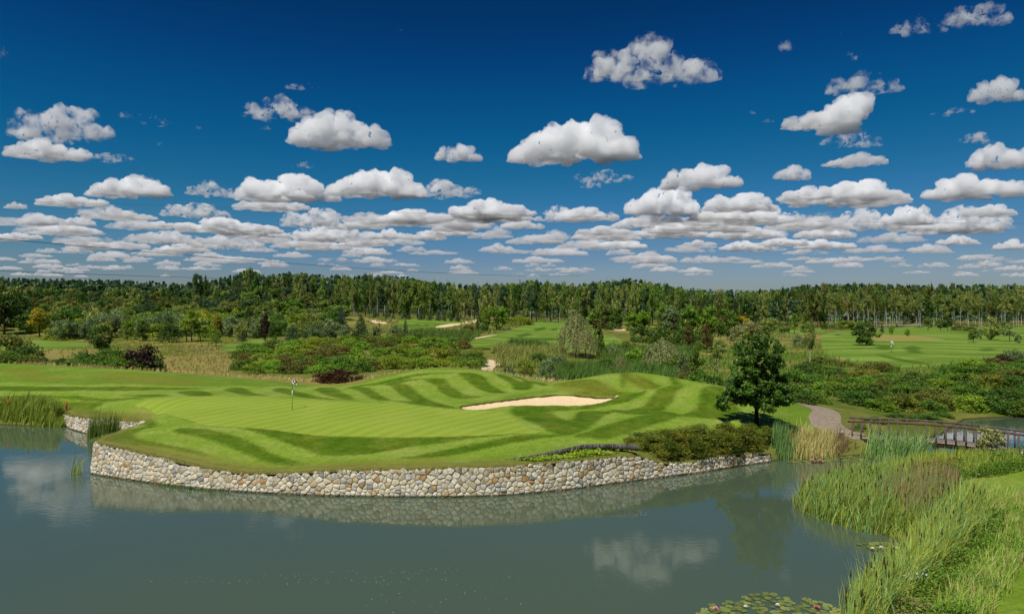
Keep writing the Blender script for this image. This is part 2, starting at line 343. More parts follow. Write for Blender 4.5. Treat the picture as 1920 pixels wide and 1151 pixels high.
FAR = [[('-'),(870,640),(930,625),(985,610),(1000,601),(1060,601),(1100,605),(1120,625),(1180,640),(1150,655),(1060,660),(960,658),(900,655)], ['-',(755,600),(790,597),(840,598),(868,604),(850,612),(820,618),(760,619),(735,611)],
       ['-',(1540,628),(1600,618),(1700,612),(1920,611),(1990,660),(1850,672),(1760,685),(1680,690),(1600,680),(1545,662),(1540,645)], ['-',(0,636),(80,638),(160,642),(165,650),(120,655),(0,655)], ['-',(400,650),(480,636),(560,640),(545,655),(450,665)], ['-',(500,600),(552,598),(552,606),(505,607)], ['-',(1460,620),(1545,614),(1545,622),(1480,628)]]
DRY = [['-',(300,668),(420,664),(440,685),(420,702),(300,695)], ['-',(868,640),(930,621),(985,606),(930,620),(880,634)], ['-',(60,655),(180,655),(180,680),(90,672)], ['-',(1160,612),(1185,612),(1185,625),(1150,622)], ['-',(1630,626),(1730,630),(1780,638),(1640,640)], ['-',(1560,665),(1640,695),(1700,692),(1600,708)]]
STRIP = np.array([(-65,87.3),(-57.8,86),(-46.7,84),(-39.9,81.6),(-33,79.5),(-27.7,77.3),(-20.8,74.3),(-17.2,73.8),(-14.8,73.5),(-11.6,74.5),(0,74),(2.8,72),(5.4,70),(9,69.7),(12,72),(10,84),(0,86),(-13,80),(-19,82),(-28,84),(-40,87),(-65,92)])
PATH_L = [at(*p) for p in [(1493,757),(1508,762),(1523,769),(1517,778),(1517,788),(1525,800),(1547,810),(1580,818),(1603,825)]]
PATH_R = [at(*p) for p in [(1497,756),(1512,758.5),(1535,762),(1560,768),(1575,777),(1577,790),(1580,798),(1597,808),(1622,816)]]
PATH = curve(PATH_L+PATH_R[::-1], 3)
def union(polys, m, clip=3.):
    out = np.full(GX.shape, clip); X, Y = GX[m], GY[m]; d = np.full(X.shape, clip)
    for p in polys: d = np.minimum(d, sd_poly(X, Y, p))
    out[m] = np.clip(d, -clip, clip); return out
nearm = (GX > -75) & (GX < 62) & (GY > 14) & (GY < 96)
farm = (GY > 90) & (GY < 420) & (np.abs(GX) < 330)
wob = np.array([[noise.noise((x*.35, y*.35, 0)) for x in gx[(gx>-80)&(gx<80)]] for y in gy[(gy>14)&(gy<100)]])
WOB = np.zeros(GX.shape); WOB[np.ix_((gy>14)&(gy<100), (gx>-80)&(gx<80))] = wob
sdd = union([curve(pg(p), 3) for p in DARK], nearm)+WOB*.16
DFAR = [['-',(1640,650),(1655,646),(1676,648),(1674,655),(1650,657)],['-',(1692,652),(1712,648),(1728,652),(1722,657),(1735,662),(1705,662)],['-',(1642,662),(1660,666),(1700,674),(1740,680),(1735,684),(1690,678),(1650,668)],['-',(1835,654),(1860,652),(1868,657),(1842,659)],['-',(1000,617),(1022,612),(1024,618),(1004,621)],['-',(1030,618),(1046,613),(1042,620)],['-',(965,628),(990,624),(1000,628),(975,633)],['-',(1010,636),(1040,633),(1030,638)],['-',(775,609),(785,606),(788,611)],['-',(792,611),(802,607),(806,612)],['-',(810,611),(822,608),(826,612)],['-',(726,604),(740,600),(745,606),(730,609)]]  # far hollows and bands: shade of the relief painted into the turf colour
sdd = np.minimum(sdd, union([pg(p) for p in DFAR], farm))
sdo = union([curve(pg(p), 3) for p in OLIV], nearm)
sdm = union([MOWN, MOWN2], nearm)
FARP = [pg(p) for p in FAR]
sdm = np.minimum(sdm, union(FARP, farm))
sdr = np.minimum(union([pg(p) for p in DRY], nearm | farm), union([STRIP], nearm))
sdb = union([BUNK], nearm); sdg = union([GREEN], nearm); sdp = union([POND], (GX > -120) & (GX < 90) & (GY < 72), 6)
ny, nx = GX.shape
idx = np.arange(ny*nx).reshape(ny, nx)
F = np.stack([idx[:-1,:-1], idx[:-1,1:], idx[1:,1:], idx[1:,:-1]], -1).reshape(-1, 4)
me = mesh_np('ground', np.stack([GX, GY, GZ], -1).reshape(-1, 3), F, smooth=True)
for k, v in dict(dark=sdd, oliv=sdo, mown=sdm, dry=sdr, green=sdg, pond=sdp, sand=sdb).items(): attr(me, k, v)
m, n, out = newmat('turf and meadow'); N = NB(n); pos = N.pos()
n1 = N.noise(.35, 5, pos); n2 = N.noise(2.2, 4, pos, .7); n3 = N.noise(14, 3, pos, .7); n4 = N.noise(.09, 4, pos)
fine = N.math('ADD', N.math('MULTIPLY', n2, .5), N.math('MULTIPLY', n3, .5))
light = N.mix(N.ramp(n1, .35, .7), (.165,.26,.022), (.235,.30,.055))
dark = N.mix(N.ramp(n1, .35, .7), (.046,.105,.002), (.088,.125,.003))
dj = N.math('MULTIPLY_ADD', n2, .25, N.math('ADD', N.att('dark'), -.125))
mid = N.mix(N.ramp(n1, .35, .7), (.105,.19,.012), (.14,.215,.022))
light = N.mix(N.math('MULTIPLY', N.ramp(dj, .9, 2.4), N.ramp(n4, .35, .6, .35, .9)), light, mid)
n5 = N.noise(6, 4, N.stretch(pos, (1, .45, 1), R(35)), .7); n6 = N.noise(.9, 4, pos, .65)
turf = N.mix(N.math('MULTIPLY', N.ramp(N.math('ADD', dj, N.math('MULTIPLY_ADD', n5, .3, -.15)), .32, -.32), N.ramp(n6, .3, .7, .68, 1)), light, dark)
turf = N.mul(turf, N.mix(N.ramp(n5, .3, .7), (.84,.86,.8), (1.14,1.12,1.15)))
turf = N.mix(N.math('MULTIPLY', N.ramp(N.att('oliv'), .9, -.9), N.ramp(n2, .2, .8, .3, .9)), turf, (.16,.165,.02))
turf = N.mix(N.math('MULTIPLY', N.ramp(N.att('pond'), 2.2, .5), N.ramp(n2, .3, .7, .15, .6)), turf, (.16,.175,.03))
turf = N.mix(N.math('MULTIPLY', N.ramp(N.att('pond'), .7, .3), .5), turf, (.16,.125,.04))
# far fairways: broad mown stripes, shade of the hollows painted in
sx = N.node('ShaderNodeSeparateXYZ'); N.link(pos, sx.inputs[0])
ph = N.math('ADD', N.math('ADD', N.math('MULTIPLY', sx.outputs[0], .12), N.math('MULTIPLY', sx.outputs[1], .42)), N.math('MULTIPLY', N.noise(.03, 2, pos), 14))
st = N.math('MULTIPLY', N.ramp(N.math('SINE', ph), -.6, .6), N.ramp(n4, .35, .6, .25, .9))
farc = N.mix(st, (.12,.20,.022), (.20,.285,.05)); farc = N.mix(N.ramp(N.noise(.045, 4, pos), .56, .66, 0, .8), farc, (.06,.125,.01))
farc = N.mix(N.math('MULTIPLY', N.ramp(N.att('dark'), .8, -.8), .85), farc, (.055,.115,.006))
turf = N.mix(N.ramp(sx.outputs[1], 92, 98), turf, farc)
straw = N.mix(N.ramp(n2, .3, .7), (.40,.29,.10), (.24,.19,.05))
turf = N.mix(N.math('MULTIPLY', N.ramp(N.math('ADD', N.att('dry'), N.math('MULTIPLY', n2, 2)), 1.6, .2), N.ramp(sx.outputs[1], 99, 101, 0, .7)), turf, straw)
mead = N.mix(N.ramp(n1, .35, .65), (.085,.12,.015), (.16,.165,.035))
mead = N.mix(N.math('MULTIPLY', N.ramp(N.math('ADD', N.att('dry'), N.math('MULTIPLY', n1, 2)), 2.2, .2), N.ramp(n2, .25, .75, .25, .9)), mead, straw)
mead = N.mix(N.math('MULTIPLY', N.ramp(n4, .5, .62), N.ramp(sx.outputs[1], 70, 200, .3, .75)), mead, straw)
mead = N.mix(N.ramp(sx.outputs[1], 330, 420), mead, (.03,.045,.012))
c = N.mix(N.ramp(N.math('MULTIPLY_ADD', n2, .5, N.math('ADD', N.att('mown'), -.25)), .2, -.2), mead, turf)
sz = sx.outputs[2]
c = N.mix(N.ramp(N.att('sand'), .12, -.02), c, (.07,.05,.02))
c = N.mix(N.ramp(sz, .16, .03), c, (.05,.05,.02))
c = N.mul(c, N.mix(N.ramp(fine, .3, .72), (.72,.74,.7), (1.22,1.2,1.25)))
hgt = N.math('ADD', N.math('MULTIPLY', n3, .6), n2)
p = N.bsdf(c, .85, .08, N.bump(hgt, .5, .06)); N.link(p.outputs[0], out.inputs[0])
g = obj('ground', me, mat=m); tag(g, kind='structure')

def sheet(name, poly, off, mat, res=.4, extra=None):
    poly = np.asarray(poly, float)
    bd = []
    for a, b in zip(poly, np.roll(poly, -1, 0)):
        k = max(1, int(np.linalg.norm(b-a)/res)); bd += [a+(b-a)*i/k for i in range(k)]
    bd = np.array(bd); lo, hi = bd.min(0), bd.max(0)
    X, Y = np.meshgrid(np.arange(lo[0], hi[0], res), np.arange(lo[1], hi[1], res)); X = X+(np.arange(X.shape[0])[:, None] % 2)*res*.5
    s = sd_poly(X, Y, bd); k = s < -res*.5
    pts = np.vstack([bd, np.stack([X[k], Y[k]], 1)])
    v, e, f, *_ = delaunay_2d_cdt([Vector(p) for p in pts], [], [list(range(len(bd)))], 1, 1e-5)
    xy = np.array([tuple(p) for p in v]); z = hz(xy[:, 0], xy[:, 1])+off
    F = np.array([t if (xy[t[1]][0]-xy[t[0]][0])*(xy[t[2]][1]-xy[t[0]][1])-(xy[t[1]][1]-xy[t[0]][1])*(xy[t[2]][0]-xy[t[0]][0]) > 0 else t[::-1] for t in f if len(t) == 3])
    me = mesh_np(name, np.column_stack([xy, z]), F, smooth=True)
    o = obj(name, me, mat=mat); tag(o, kind='structure'); return o
m, n, out = newmat('putting green turf'); N = NB(n); pos = N.pos()
sv = N.stretch(pos, (1,1,1), R(-53)); sx = N.node('ShaderNodeSeparateXYZ'); N.link(sv, sx.inputs[0])
w = N.math('SINE', N.math('ADD', N.math('MULTIPLY', sx.outputs[1], 2*math.pi/1.15), N.math('MULTIPLY', N.noise(.25, 2, pos), 3.5)))
nb = N.noise(.3, 4, pos); nf = N.noise(9, 3, pos, .7)
c = N.mix(N.ramp(w, -.8, .8, .22, .78), (.18,.255,.018), (.25,.33,.045))
c = N.mix(N.math('MULTIPLY', N.ramp(nb, .35, .7), .45), c, (.27,.335,.05))
c = N.mul(c, N.mix(N.ramp(nf, .3, .7), (.9,.9,.88), (1.08,1.08,1.1)))
p = N.bsdf(c, .8, .1); N.link(p.outputs[0], out.inputs[0])
sheet('putting_green', GREEN, .02, m, .4)
m, n, out = newmat('bunker sand'); N = NB(n); pos = N.pos()
c = N.mix(N.ramp(N.noise(6, 5, pos, .7), .3, .7), (.62,.47,.27), (.74,.58,.36))
h = N.math('ADD', N.noise(18, 3, pos), N.math('MULTIPLY', N.math('SINE', N.math('MULTIPLY', N.noise(3, 2, pos), 60)), .15))
p = N.bsdf(c, .95, .05, N.bump(h, .5, .04)); N.link(p.outputs[0], out.inputs[0]); SAND = m
bn = np.roll(BUNK, -1, 0)-np.roll(BUNK, 1, 0); bn /= np.linalg.norm(bn, axis=1)[:, None]+1e-9; ar = np.sign(np.sum(BUNK[:, 0]*np.roll(BUNK[:, 1], -1)-np.roll(BUNK[:, 0], -1)*BUNK[:, 1]))
sheet('sand_bunker', BUNK+np.stack([-bn[:, 1], bn[:, 0]], 1)*ar*.14, .06, SAND, .3)
for q in (['-',(693,600),(722,604),(724,607),(700,606)], ['-',(818,612),(840,608),(862,606.5),(862,609),(840,613),(822,615)], ['-',(880,636),(905,631),(935,628),(900,634),(882,638)], ['-',(1148,614),(1168,617),(1172,620),(1150,619)], ['-',(866,606),(890,600),(902,598),(900,602),(880,607)]):
    sheet('sand_bunker', curve(pg(q), 3), .06, SAND, 1.2)
m, n, out = newmat('worn paving'); N = NB(n); pos = N.pos()
wv = N.node('ShaderNodeTexWave', wave_type='BANDS', bands_direction='Y'); wv.inputs['Scale'].default_value = 1.6; wv.inputs['Distortion'].default_value = 2.5; N.link(pos, wv.inputs['Vector'])
c = N.mix(N.ramp(N.noise(3, 6, pos, .7), .3, .75), (.23,.18,.13), (.37,.31,.24)); c = N.mul(c, N.mix(wv.outputs['Fac'], (.72,.7,.68), (1.08,1.08,1.08)))
p = N.bsdf(c, .9, .1, N.bump(wv.outputs['Fac'], .3, .03)); N.link(p.outputs[0], out.inputs[0])
sheet('path', PATH, .03, m, .3)
m = plain('sandy track', (.52,.40,.25), .95, .05, 2, (.62,.49,.32))
sheet('sand_track', curve(pg(['B',(1490,25),(1580,30),(1645,42),(1625,75),(1560,100),(1445,112),(1450,95),(1465,75)]), 3), .04, m, .6)
# ------------------------------------------------------------------ water
m, n, out = newmat('murky pond water'); N = NB(n); pos = N.pos()
calm = N.ramp(N.noise(.07, 3, pos), .42, .62, .12, 1)
rip = N.math('MULTIPLY', N.noise(3.2, 3, N.stretch(pos, (.6, 1.5, 1), R(12)), .55), calm)
rip = N.math('ADD', rip, N.math('MULTIPLY', N.noise(.8, 2, pos), .35))
p = N.bsdf(N.mix(N.noise(.05, 2, pos), (.057,.087,.055), (.074,.102,.062)), .03, .5, N.bump(rip, .12, .05)); p.inputs['IOR'].default_value = 1.5
N.link(p.outputs[0], out.inputs[0])
wg = np.array([(x, y, 0.) for y in (9, 72) for x in (-130, 90)]); o = obj('water', mesh_np('water', wg, [(0,1,3,2)]), mat=m); tag(o, kind='structure')

# ------------------------------------------------------------------ stone walls
m, n, out = newmat('fieldstone'); N = NB(n); tc = N.node('ShaderNodeTexCoord').outputs['Object']
t = N.att('tint'); cr = N.node('ShaderNodeValToRGB'); N.link(t, cr.inputs[0]); cr.color_ramp.interpolation = 'CONSTANT'
els = [(0,(.68,.61,.47)),(.18,(.74,.68,.55)),(.36,(.60,.57,.49)),(.52,(.58,.58,.56)),(.6,(.80,.76,.66)),(.79,(.46,.40,.30)),(.87,(.56,.45,.29)),(.95,(.48,.30,.14)),(.97,(.33,.34,.34))]
while len(cr.color_ramp.elements) < len(els): cr.color_ramp.elements.new(.5)
for e, (x, c) in zip(cr.color_ramp.elements, els): e.position = x; e.color = (*c, 1)
ns = N.noise(7, 6, tc, .7); c = N.mul(cr.outputs[0], N.mix(N.ramp(ns, .3, .75), (.68,.65,.6), (1.12,1.1,1.06)))
c = N.mix(N.ramp(N.noise(2.5, 4, tc), .6, .75, 0, .35), c, (.30,.25,.17))
zp = N.node('ShaderNodeSeparateXYZ'); N.link(N.pos(), zp.inputs[0]); wl = N.math('ADD', zp.outputs[2], N.math('MULTIPLY', ns, -.14))
c = N.mix(N.ramp(wl, .10, -.02, 0, .85), c, (.055,.05,.032)); c = N.mix(N.math('MULTIPLY', N.ramp(N.noise(1.1, 5, tc, .65), .56, .7), .4), c, (.26,.24,.17))
p = N.bsdf(c, .9, .12, N.bump(ns, .7, .03)); N.link(p.outputs[0], out.inputs[0]); STONE = m
MORT = plain('dark joints', (.022,.018,.014), .95, .05)
WTOP = plain('dry turf edge', (.13,.13,.03), .95, .02, 6, (.17,.13,.05))
def clip(poly, px, py, nx_, ny_):
    o = []; k = len(poly)
    for i in range(k):
        a, b = poly[i], poly[(i+1) % k]; da = (a[0]-px)*nx_+(a[1]-py)*ny_; db = (b[0]-px)*nx_+(b[1]-py)*ny_
        if da <= 0: o.append(a)
        if (da < 0) != (db < 0) and abs(da-db) > 1e-12: t = da/(da-db); o.append((a[0]+(b[0]-a[0])*t, a[1]+(b[1]-a[1])*t))
    return o
def stone_wall(name, line, label, cell=.3, lean=.09, thick=.5):
    L = np.array(line); dd = np.r_[0, np.cumsum(np.linalg.norm(np.diff(L[:, :2], axis=0), axis=1))]
    sm = np.linspace(0, dd[-1], int(dd[-1]/.4)+2)
    def sp(s):
        # smooth plan: average of nearby points
        return [sum(np.interp(s+o, dd, L[:, c]) for o in (-.5,-.25,0,.25,.5))/5 if c < 3 else 0 for c in range(3)]
    def frame(s):
        a = np.array(sp(np.clip(s-.15, 0, dd[-1]))); b = np.array(sp(np.clip(s+.15, 0, dd[-1]))); t = b[:2]-a[:2]; t /= np.linalg.norm(t)+1e-9
        return np.array(sp(s)), np.array([t[1], -t[0]])          # outward: to the water, right of the way the line runs
    r = random.Random(5); seeds = []
    Z0 = -.3
    rows = 0; z = Z0
    while z < 2.3:
        hgt = cell*r.uniform(.55, 1.0); s = r.uniform(-cell, 0)
        while s < dd[-1]+cell:
            wd = cell*r.choice((.5,.65,.8,1,1.2,1.6)); seeds.append((s+wd/2+r.uniform(-.07,.07), z+hgt/2+r.uniform(-.42,.42)*hgt)); s += wd
        z += hgt
    Pn = np.array(seeds); V = []; F3 = []; T = []; F4 = []
    for i, (s, z) in enumerate(seeds):
        if s < .05 or s > dd[-1]-.05: continue
        top = float(np.interp(s, dd, L[:, 2]))
        if z > top+.02: continue
        q = [(s-1,z-1),(s+1,z-1),(s+1,z+1),(s-1,z+1)]
        dn = (Pn[:, 0]-s)**2+(Pn[:, 1]-z)**2
        for j in np.argsort(dn)[1:22]:
            a, b = Pn[j]; q = clip(q, (a+s)/2, (b+z)/2, a-s, b-z)
            if len(q) < 3: break
        tops = top+r.uniform(-.05, .07)
        q = clip(q, s, tops, 0, 1); q = clip(q, dd[-1]-.01, z, 1, 0) if len(q) > 2 else q; q = clip(q, .01, z, -1, 0) if len(q) > 2 else q
        if len(q) < 3: continue
        q = np.array(q); c = q.mean(0); ext = np.abs(q-c).max()
        if ext < .04: continue
        # chop corners so that stones are rounded
        qq = []
        for k in range(len(q)):
            a, b, d = q[k-1], q[k], q[(k+1) % len(q)]; f = r.uniform(.04,.11); qq += [b+(a-b)*f, b+(d-b)*f]
        q = np.array(qq); k = len(q); base = len(V); bulge = r.uniform(.03,.075); tn = r.random(); tilt = (r.uniform(-.12,.12), r.uniform(-.15,.1))
        rings = [(1.0, -.06), (.985, .012), (.93, bulge*.7), (.74, bulge*.95)]
        for sc, dp in rings:
            for pt in q:
                w = c+(pt-c)*(1-(1-sc))-(pt-c)/(np.linalg.norm(pt-c)+1e-9)*.006; d2 = dp+(tilt[0]*(w[0]-c[0])+tilt[1]*(w[1]-c[1]))*(dp > .02)
                o, nr = frame(w[0]); d2 -= lean*max(0, w[1]); V.append((o[0]+nr[0]*d2, o[1]+nr[1]*d2, w[1])); T.append(tn)
        o, nr = frame(c[0]); d2 = bulge-lean*max(0, c[1]); V.append((o[0]+nr[0]*d2, o[1]+nr[1]*d2, c[1])); T.append(tn)
        for e in range(3):
            for u in range(k): F4.append((base+e*k+u, base+e*k+(u+1) % k, base+(e+1)*k+(u+1) % k, base+(e+1)*k+u))
        for u in range(k): F3.append((base+3*k+u, base+3*k+(u+1) % k, base+4*k))
    root = thing(name, label, 'wall', (L[0,0], L[0,1], 0))
    org = np.array([L[0,0], L[0,1], 0])
    obj('stone_face', mesh_np('stone_face', np.array(V)-org, [np.array(F4), np.array(F3)], T, mats=[STONE]), root)
    # core and turf-covered top
    cv = []; cf = []; tv = []
    ss = np.arange(0, dd[-1]+.2, .2)
    for s in ss:
        o, nr = frame(min(s, dd[-1])); t = o[2]-.03
        for d, zz in ((-.02,-.7),(-.02-lean*t,t),(-thick,t),(-thick,-.7)): cv.append((o[0]+nr[0]*d, o[1]+nr[1]*d, zz))
    for i in range(len(ss)-1):
        for j in range(3): cf.append((i*4+j, i*4+j+1, (i+1)*4+j+1, (i+1)*4+j))
    cf += [(0,1,2,3)]; e = (len(ss)-1)*4; cf += [(e+3,e+2,e+1,e)]
    obj('wall_core', mesh_np('wall_core', np.array(cv)-org, cf, mats=[MORT]), root)
    cv = []
    for s in ss:
        o, nr = frame(min(s, dd[-1])); t = o[2]; j = noise.noise((s*2, 3, 0))*.05
        for d, zz in ((.015-lean*t+j, t-.04),(-.03-lean*t+j, t+.035),(-.25, t+.075),(-thick, t+.06)): cv.append((o[0]+nr[0]*d, o[1]+nr[1]*d, zz))
    cf = [(i*4+j, i*4+j+1, (i+1)*4+j+1, (i+1)*4+j) for i in range(len(ss)-1) for j in range(3)]
    obj('turf_cap', mesh_np('turf_cap', np.array(cv)-org, cf, mats=[WTOP], smooth=True), root)
    return root
stone_wall('stone_wall', WB, 'long curved fieldstone wall holding up the green above the pond', .36)
stone_wall('stone_wall', WL, 'short grey fieldstone wall of the narrow inlet beside the left shore reeds', .33)
# ------------------------------------------------------------------ leaves, crowns, blades
def leaf_quads(C, Nrm, size, asp=.62, jit=.75):
    """one small leaf-clump face at every centre C, facing roughly along Nrm"""
    n = len(C); q = Nrm+rng.normal(0, jit, (n, 3)); q /= np.linalg.norm(q, axis=1)[:, None]+1e-9
    t = np.cross(q, rng.normal(0, 1, (n, 3))); t /= np.linalg.norm(t, axis=1)[:, None]+1e-9; b = np.cross(q, t)
    sz = (size*rng.uniform(.6, 1.35, n))[:, None]
    fold = q*sz*.18
    V = np.stack([C-t*sz, C-b*sz*asp+fold, C+t*sz, C+b*sz*asp+fold], 1).reshape(-1, 3)
    return V, np.arange(4*n).reshape(n, 4)
def blob_leaves(blobs, per, size, up=.25, shell=(.55, 1.05), asp=.62):
    """blobs: (x, y, z, rx, ry, rz); leaves sit in the outer shell of each; returns V, F, tint"""
    Vs, Fs, Ts, n = [], [], [], 0
    vol = np.array([(b[3]*b[4]+b[4]*b[5]+b[3]*b[5]) for b in blobs]); cnt = np.maximum(8, per*vol/vol.sum()).astype(int)
    for b, k in zip(blobs, cnt):
        d = rng.normal(0, 1, (k, 3)); d /= np.linalg.norm(d, axis=1)[:, None]
        r = rng.uniform(shell[0]**2, shell[1]**2, k)**.5
        C = np.array(b[:3])+d*r[:, None]*np.array(b[3:6])
        V, F = leaf_quads(C, d+np.array([0, 0, up]), np.full(k, size), asp)
        t = np.clip(rng.normal(.45, .2)+rng.normal(0, .22, k), 0, 1)
        Vs.append(V); Fs.append(F+n); Ts.append(np.repeat(t, 4)); n += len(V)
    return np.concatenate(Vs), np.concatenate(Fs), np.concatenate(Ts)
def crown_blobs(kind, r):
    """unit crown: x, y in -.5...5, z 0..1"""
    B = []
    if kind == 'round':
        for _ in range(26):
            z = r.uniform(.08, .92); w = .46*math.sin(math.pi*min(1, (z*.85+.12)))**.7; a = r.uniform(0, 6.283); q = w*r.uniform(.35, .85); s = r.uniform(.1, .17)
            B.append((q*math.cos(a), q*math.sin(a), z, s, s, s*.75))
    elif kind == 'oval':
        for _ in range(30):
            z = r.uniform(.06, .94); w = .36*math.sin(math.pi*z**.75)**.8+.05; a = r.uniform(0, 6.283); q = w*r.uniform(.3, 1.0); s = r.uniform(.07, .14)
            B.append((q*math.cos(a), q*math.sin(a), z, s, s, s*1.0))
    elif kind == 'pine':
        for k in range(34):
            z = .05+.93*k/33; w = .46*(1-z)**.75+.03; a = k*2.4+r.uniform(-.4, .4); q = w*r.uniform(.45, .9); s = .05+.13*(1-z)*r.uniform(.7, 1.2)
            B.append((q*math.cos(a), q*math.sin(a), z, s*1.3, s*1.3, s*.5))
    elif kind == 'scots':
        for k in range(22):
            z = .25+.72*r.random(); w = .4*math.sin(math.pi*(.2+.75*z))+.04; a = r.uniform(0, 6.283); q = w*r.uniform(.2, 1); s = r.uniform(.08, .15)
            B.append((q*math.cos(a), q*math.sin(a), z, s*1.2, s*1.2, s*.5))
    elif kind == 'shrub':
        for _ in range(24):
            a = r.uniform(0, 6.283); q = .42*r.random()**.5; z = (.78-.9*q*q*2)*r.uniform(.55, 1.0); s = r.uniform(.1, .17)
            B.append((q*math.cos(a), q*math.sin(a), max(.08, z), s, s, s*r.uniform(.8, 1.3)))
        for k in range(12):
            a = k*.5236; B.append((.4*math.cos(a), .4*math.sin(a), .12, .13, .13, .18))
    return B
def crown_mesh(name, kind, seed, per, size, asp=.62):
    r = random.Random(seed); V, F, T = blob_leaves(crown_blobs(kind, r), per, size, .3, (.5, 1.08), asp)
    # stray sprays break the outline
    k = per//9; d = rng.normal(0, 1, (k, 3)); d[:, 2] = np.abs(d[:, 2])
    z = V[:, 2]; i = rng.integers(0, len(V)//4, k); C = V[i*4]+rng.normal(0, .035, (k, 3)); C[:, 2] += np.abs(rng.normal(0, .03, k))
    V2, F2 = leaf_quads(C, d, np.full(k, size*.9), asp); F = np.vstack([F, F2+len(V)]); V = np.vstack([V, V2]); T = np.r_[T, np.repeat(rng.uniform(.3, 1, k), 4)]
    if kind == 'shrub': V[:, 2] = np.maximum(V[:, 2], .0)
    return mesh_np(name, V, F, T)
def willow_mesh(name, seed, per, size, low):
    r = random.Random(seed); C = []; D = []
    for _ in range(per//22):
        a = r.uniform(0, 6.283); q = .46*r.random()**.6; top = (1-.85*(q/.46)**1.7*.55)*r.uniform(.55, 1.0); ln = r.uniform(.15, .34); x, y = q*math.cos(a), q*math.sin(a)
        for k in range(22):
            t = k/21; C.append((x*(1+.14*t)+r.gauss(0, .012), y*(1+.14*t)+r.gauss(0, .012), max(low, top-ln*t**1.3))); D.append((math.cos(a), math.sin(a), .25))
    C = np.array(C); V, F = leaf_quads(C, np.array(D), np.full(len(C), size), .35, .5)
    T = np.repeat(np.repeat(rng.uniform(0, 1, len(C)//22), 22)*.7+rng.uniform(0, .3, len(C)), 4); return mesh_np(name, V, F, T)
def trunk_mesh(name, h, r0, r1, seed, limbs=6, lean=.04, mat=None, lim0=.35, spread=.3):
    r = random.Random(seed); k = 7; pts = [(r.gauss(0, lean)*t, r.gauss(0, lean)*t, h*t) for t in np.linspace(0, 1, k)]
    parts = [tube(pts, np.linspace(r0, r1, k)*np.r_[1.35, np.ones(k-1)], 7)]
    for i in range(limbs):
        t = lim0+(.95-lim0)*i/max(1, limbs); p = np.array([np.interp(t, np.linspace(0, 1, k), [q[c] for q in pts]) for c in range(3)])
        a = i*2.4+r.uniform(-.4, .4); ln = spread*r.uniform(.7, 1.2)*(1.1-t*.6)
        e = p+np.array([math.cos(a)*ln, math.sin(a)*ln, ln*r.uniform(.5, 1.0)]); md = (p+e)/2+np.array([0, 0, -.05*ln])
        rr = r0*(1-t)*.55+r1*.6; parts.append(tube([p, md, e], [rr, rr*.7, rr*.3], 5))
    V, F = join(parts); return mesh_np(name, V, F, smooth=True, mats=[mat])
PAL = {'dk': ((.026,.060,.008), (.105,.19,.026)), 'md': ((.05,.105,.010), (.165,.28,.033)), 'br': ((.09,.18,.012), (.27,.43,.036)), 'ol': ((.075,.095,.014), (.22,.235,.042)),
       'yl': ((.30,.28,.014), (.66,.54,.045)), 'pl': ((.20,.225,.065), (.52,.52,.21)), 'pu': ((.020,.009,.011), (.075,.027,.032)), 'rd': ((.04,.014,.010), (.13,.045,.024)), 'gr': ((.08,.125,.04), (.25,.33,.13)), 'bl': ((.04,.09,.055), (.14,.24,.15)),
       'or': ((.20,.15,.012), (.48,.34,.05)), 'bi': ((.11,.145,.025), (.36,.40,.10)), 'fo': ((.07,.13,.016), (.25,.335,.055)), 'co': ((.028,.066,.026), (.09,.16,.055)), 'yg': ((.15,.22,.014), (.38,.46,.045)), 'hd': ((.028,.07,.008), (.36,.36,.04)), 'rn': ((.09,.08,.016), (.26,.19,.045)), 'gc': ((.16,.29,.014), (.40,.58,.05)),
       'rs': ((.13,.22,.022), (.52,.62,.11)), 'rb': ((.09,.20,.05), (.32,.50,.16)), 'ry': ((.30,.29,.08), (.66,.60,.26)), 'rp': ((.20,.14,.065), (.50,.38,.19)), 'rt': ((.05,.11,.018), (.19,.29,.05)), 'mg': ((.12,.18,.025), (.37,.39,.11)), 'st': ((.42,.32,.12), (.80,.62,.30)), 'we': ((.06,.125,.012), (.23,.37,.04))}
LIFT = {'fo': 1.25, 'bi': 1.2, 'md': 1.25, 'gr': 1.2, 'dk': 1.3, 'br': 1.15, 'co': 1.2, 'ol': 1.15}
FM = {k: foliage('leaves '+k, *[tuple(min(.75, x*LIFT.get(k, 1)) for x in c) for c in v]) for k, v in PAL.items()}
BARK = plain('brown bark', (.06,.045,.03), .9, .1, 6, (.11,.085,.06)); BIRCH = plain('birch bark', (.74,.72,.68), .7, .2, 2.2, (.30,.28,.26), (1,1,4)); DBARK = plain('dark bark', (.022,.018,.014), .9, .1)
CR = {}
for k, nsh, per, size in (('round', 4, 2300, .036), ('oval', 4, 1900, .034), ('pine', 3, 1900, .034), ('scots', 3, 1500, .04), ('shrub', 7, 2600, .031)):
    CR[k] = [crown_mesh('crown', k, 100*i+7, per, size, .4 if k in ('pine', 'scots') else .62) for i in range(nsh)]
WIL = [willow_mesh('crown', 3, 7000, .022, .02), willow_mesh('crown', 4, 4200, .026, .0)]
TR = {'dark': [trunk_mesh('trunk', 1, .022, .008, s, 6, .015, BARK) for s in (1, 2)], 'birch': [trunk_mesh('trunk', 1, .013, .004, s, 5, .03, BIRCH, .45, .16) for s in (1, 2, 3)], 'slim': [trunk_mesh('trunk', 1, .03, .012, 5, 4, .01, BARK)]}
for grp in list(CR.values())+[WIL]:
    for me_ in grp: me_.materials.append(FM['md'])
def dress(o, m):
    s = o.material_slots[0]; s.link = 'OBJECT'; s.material = m
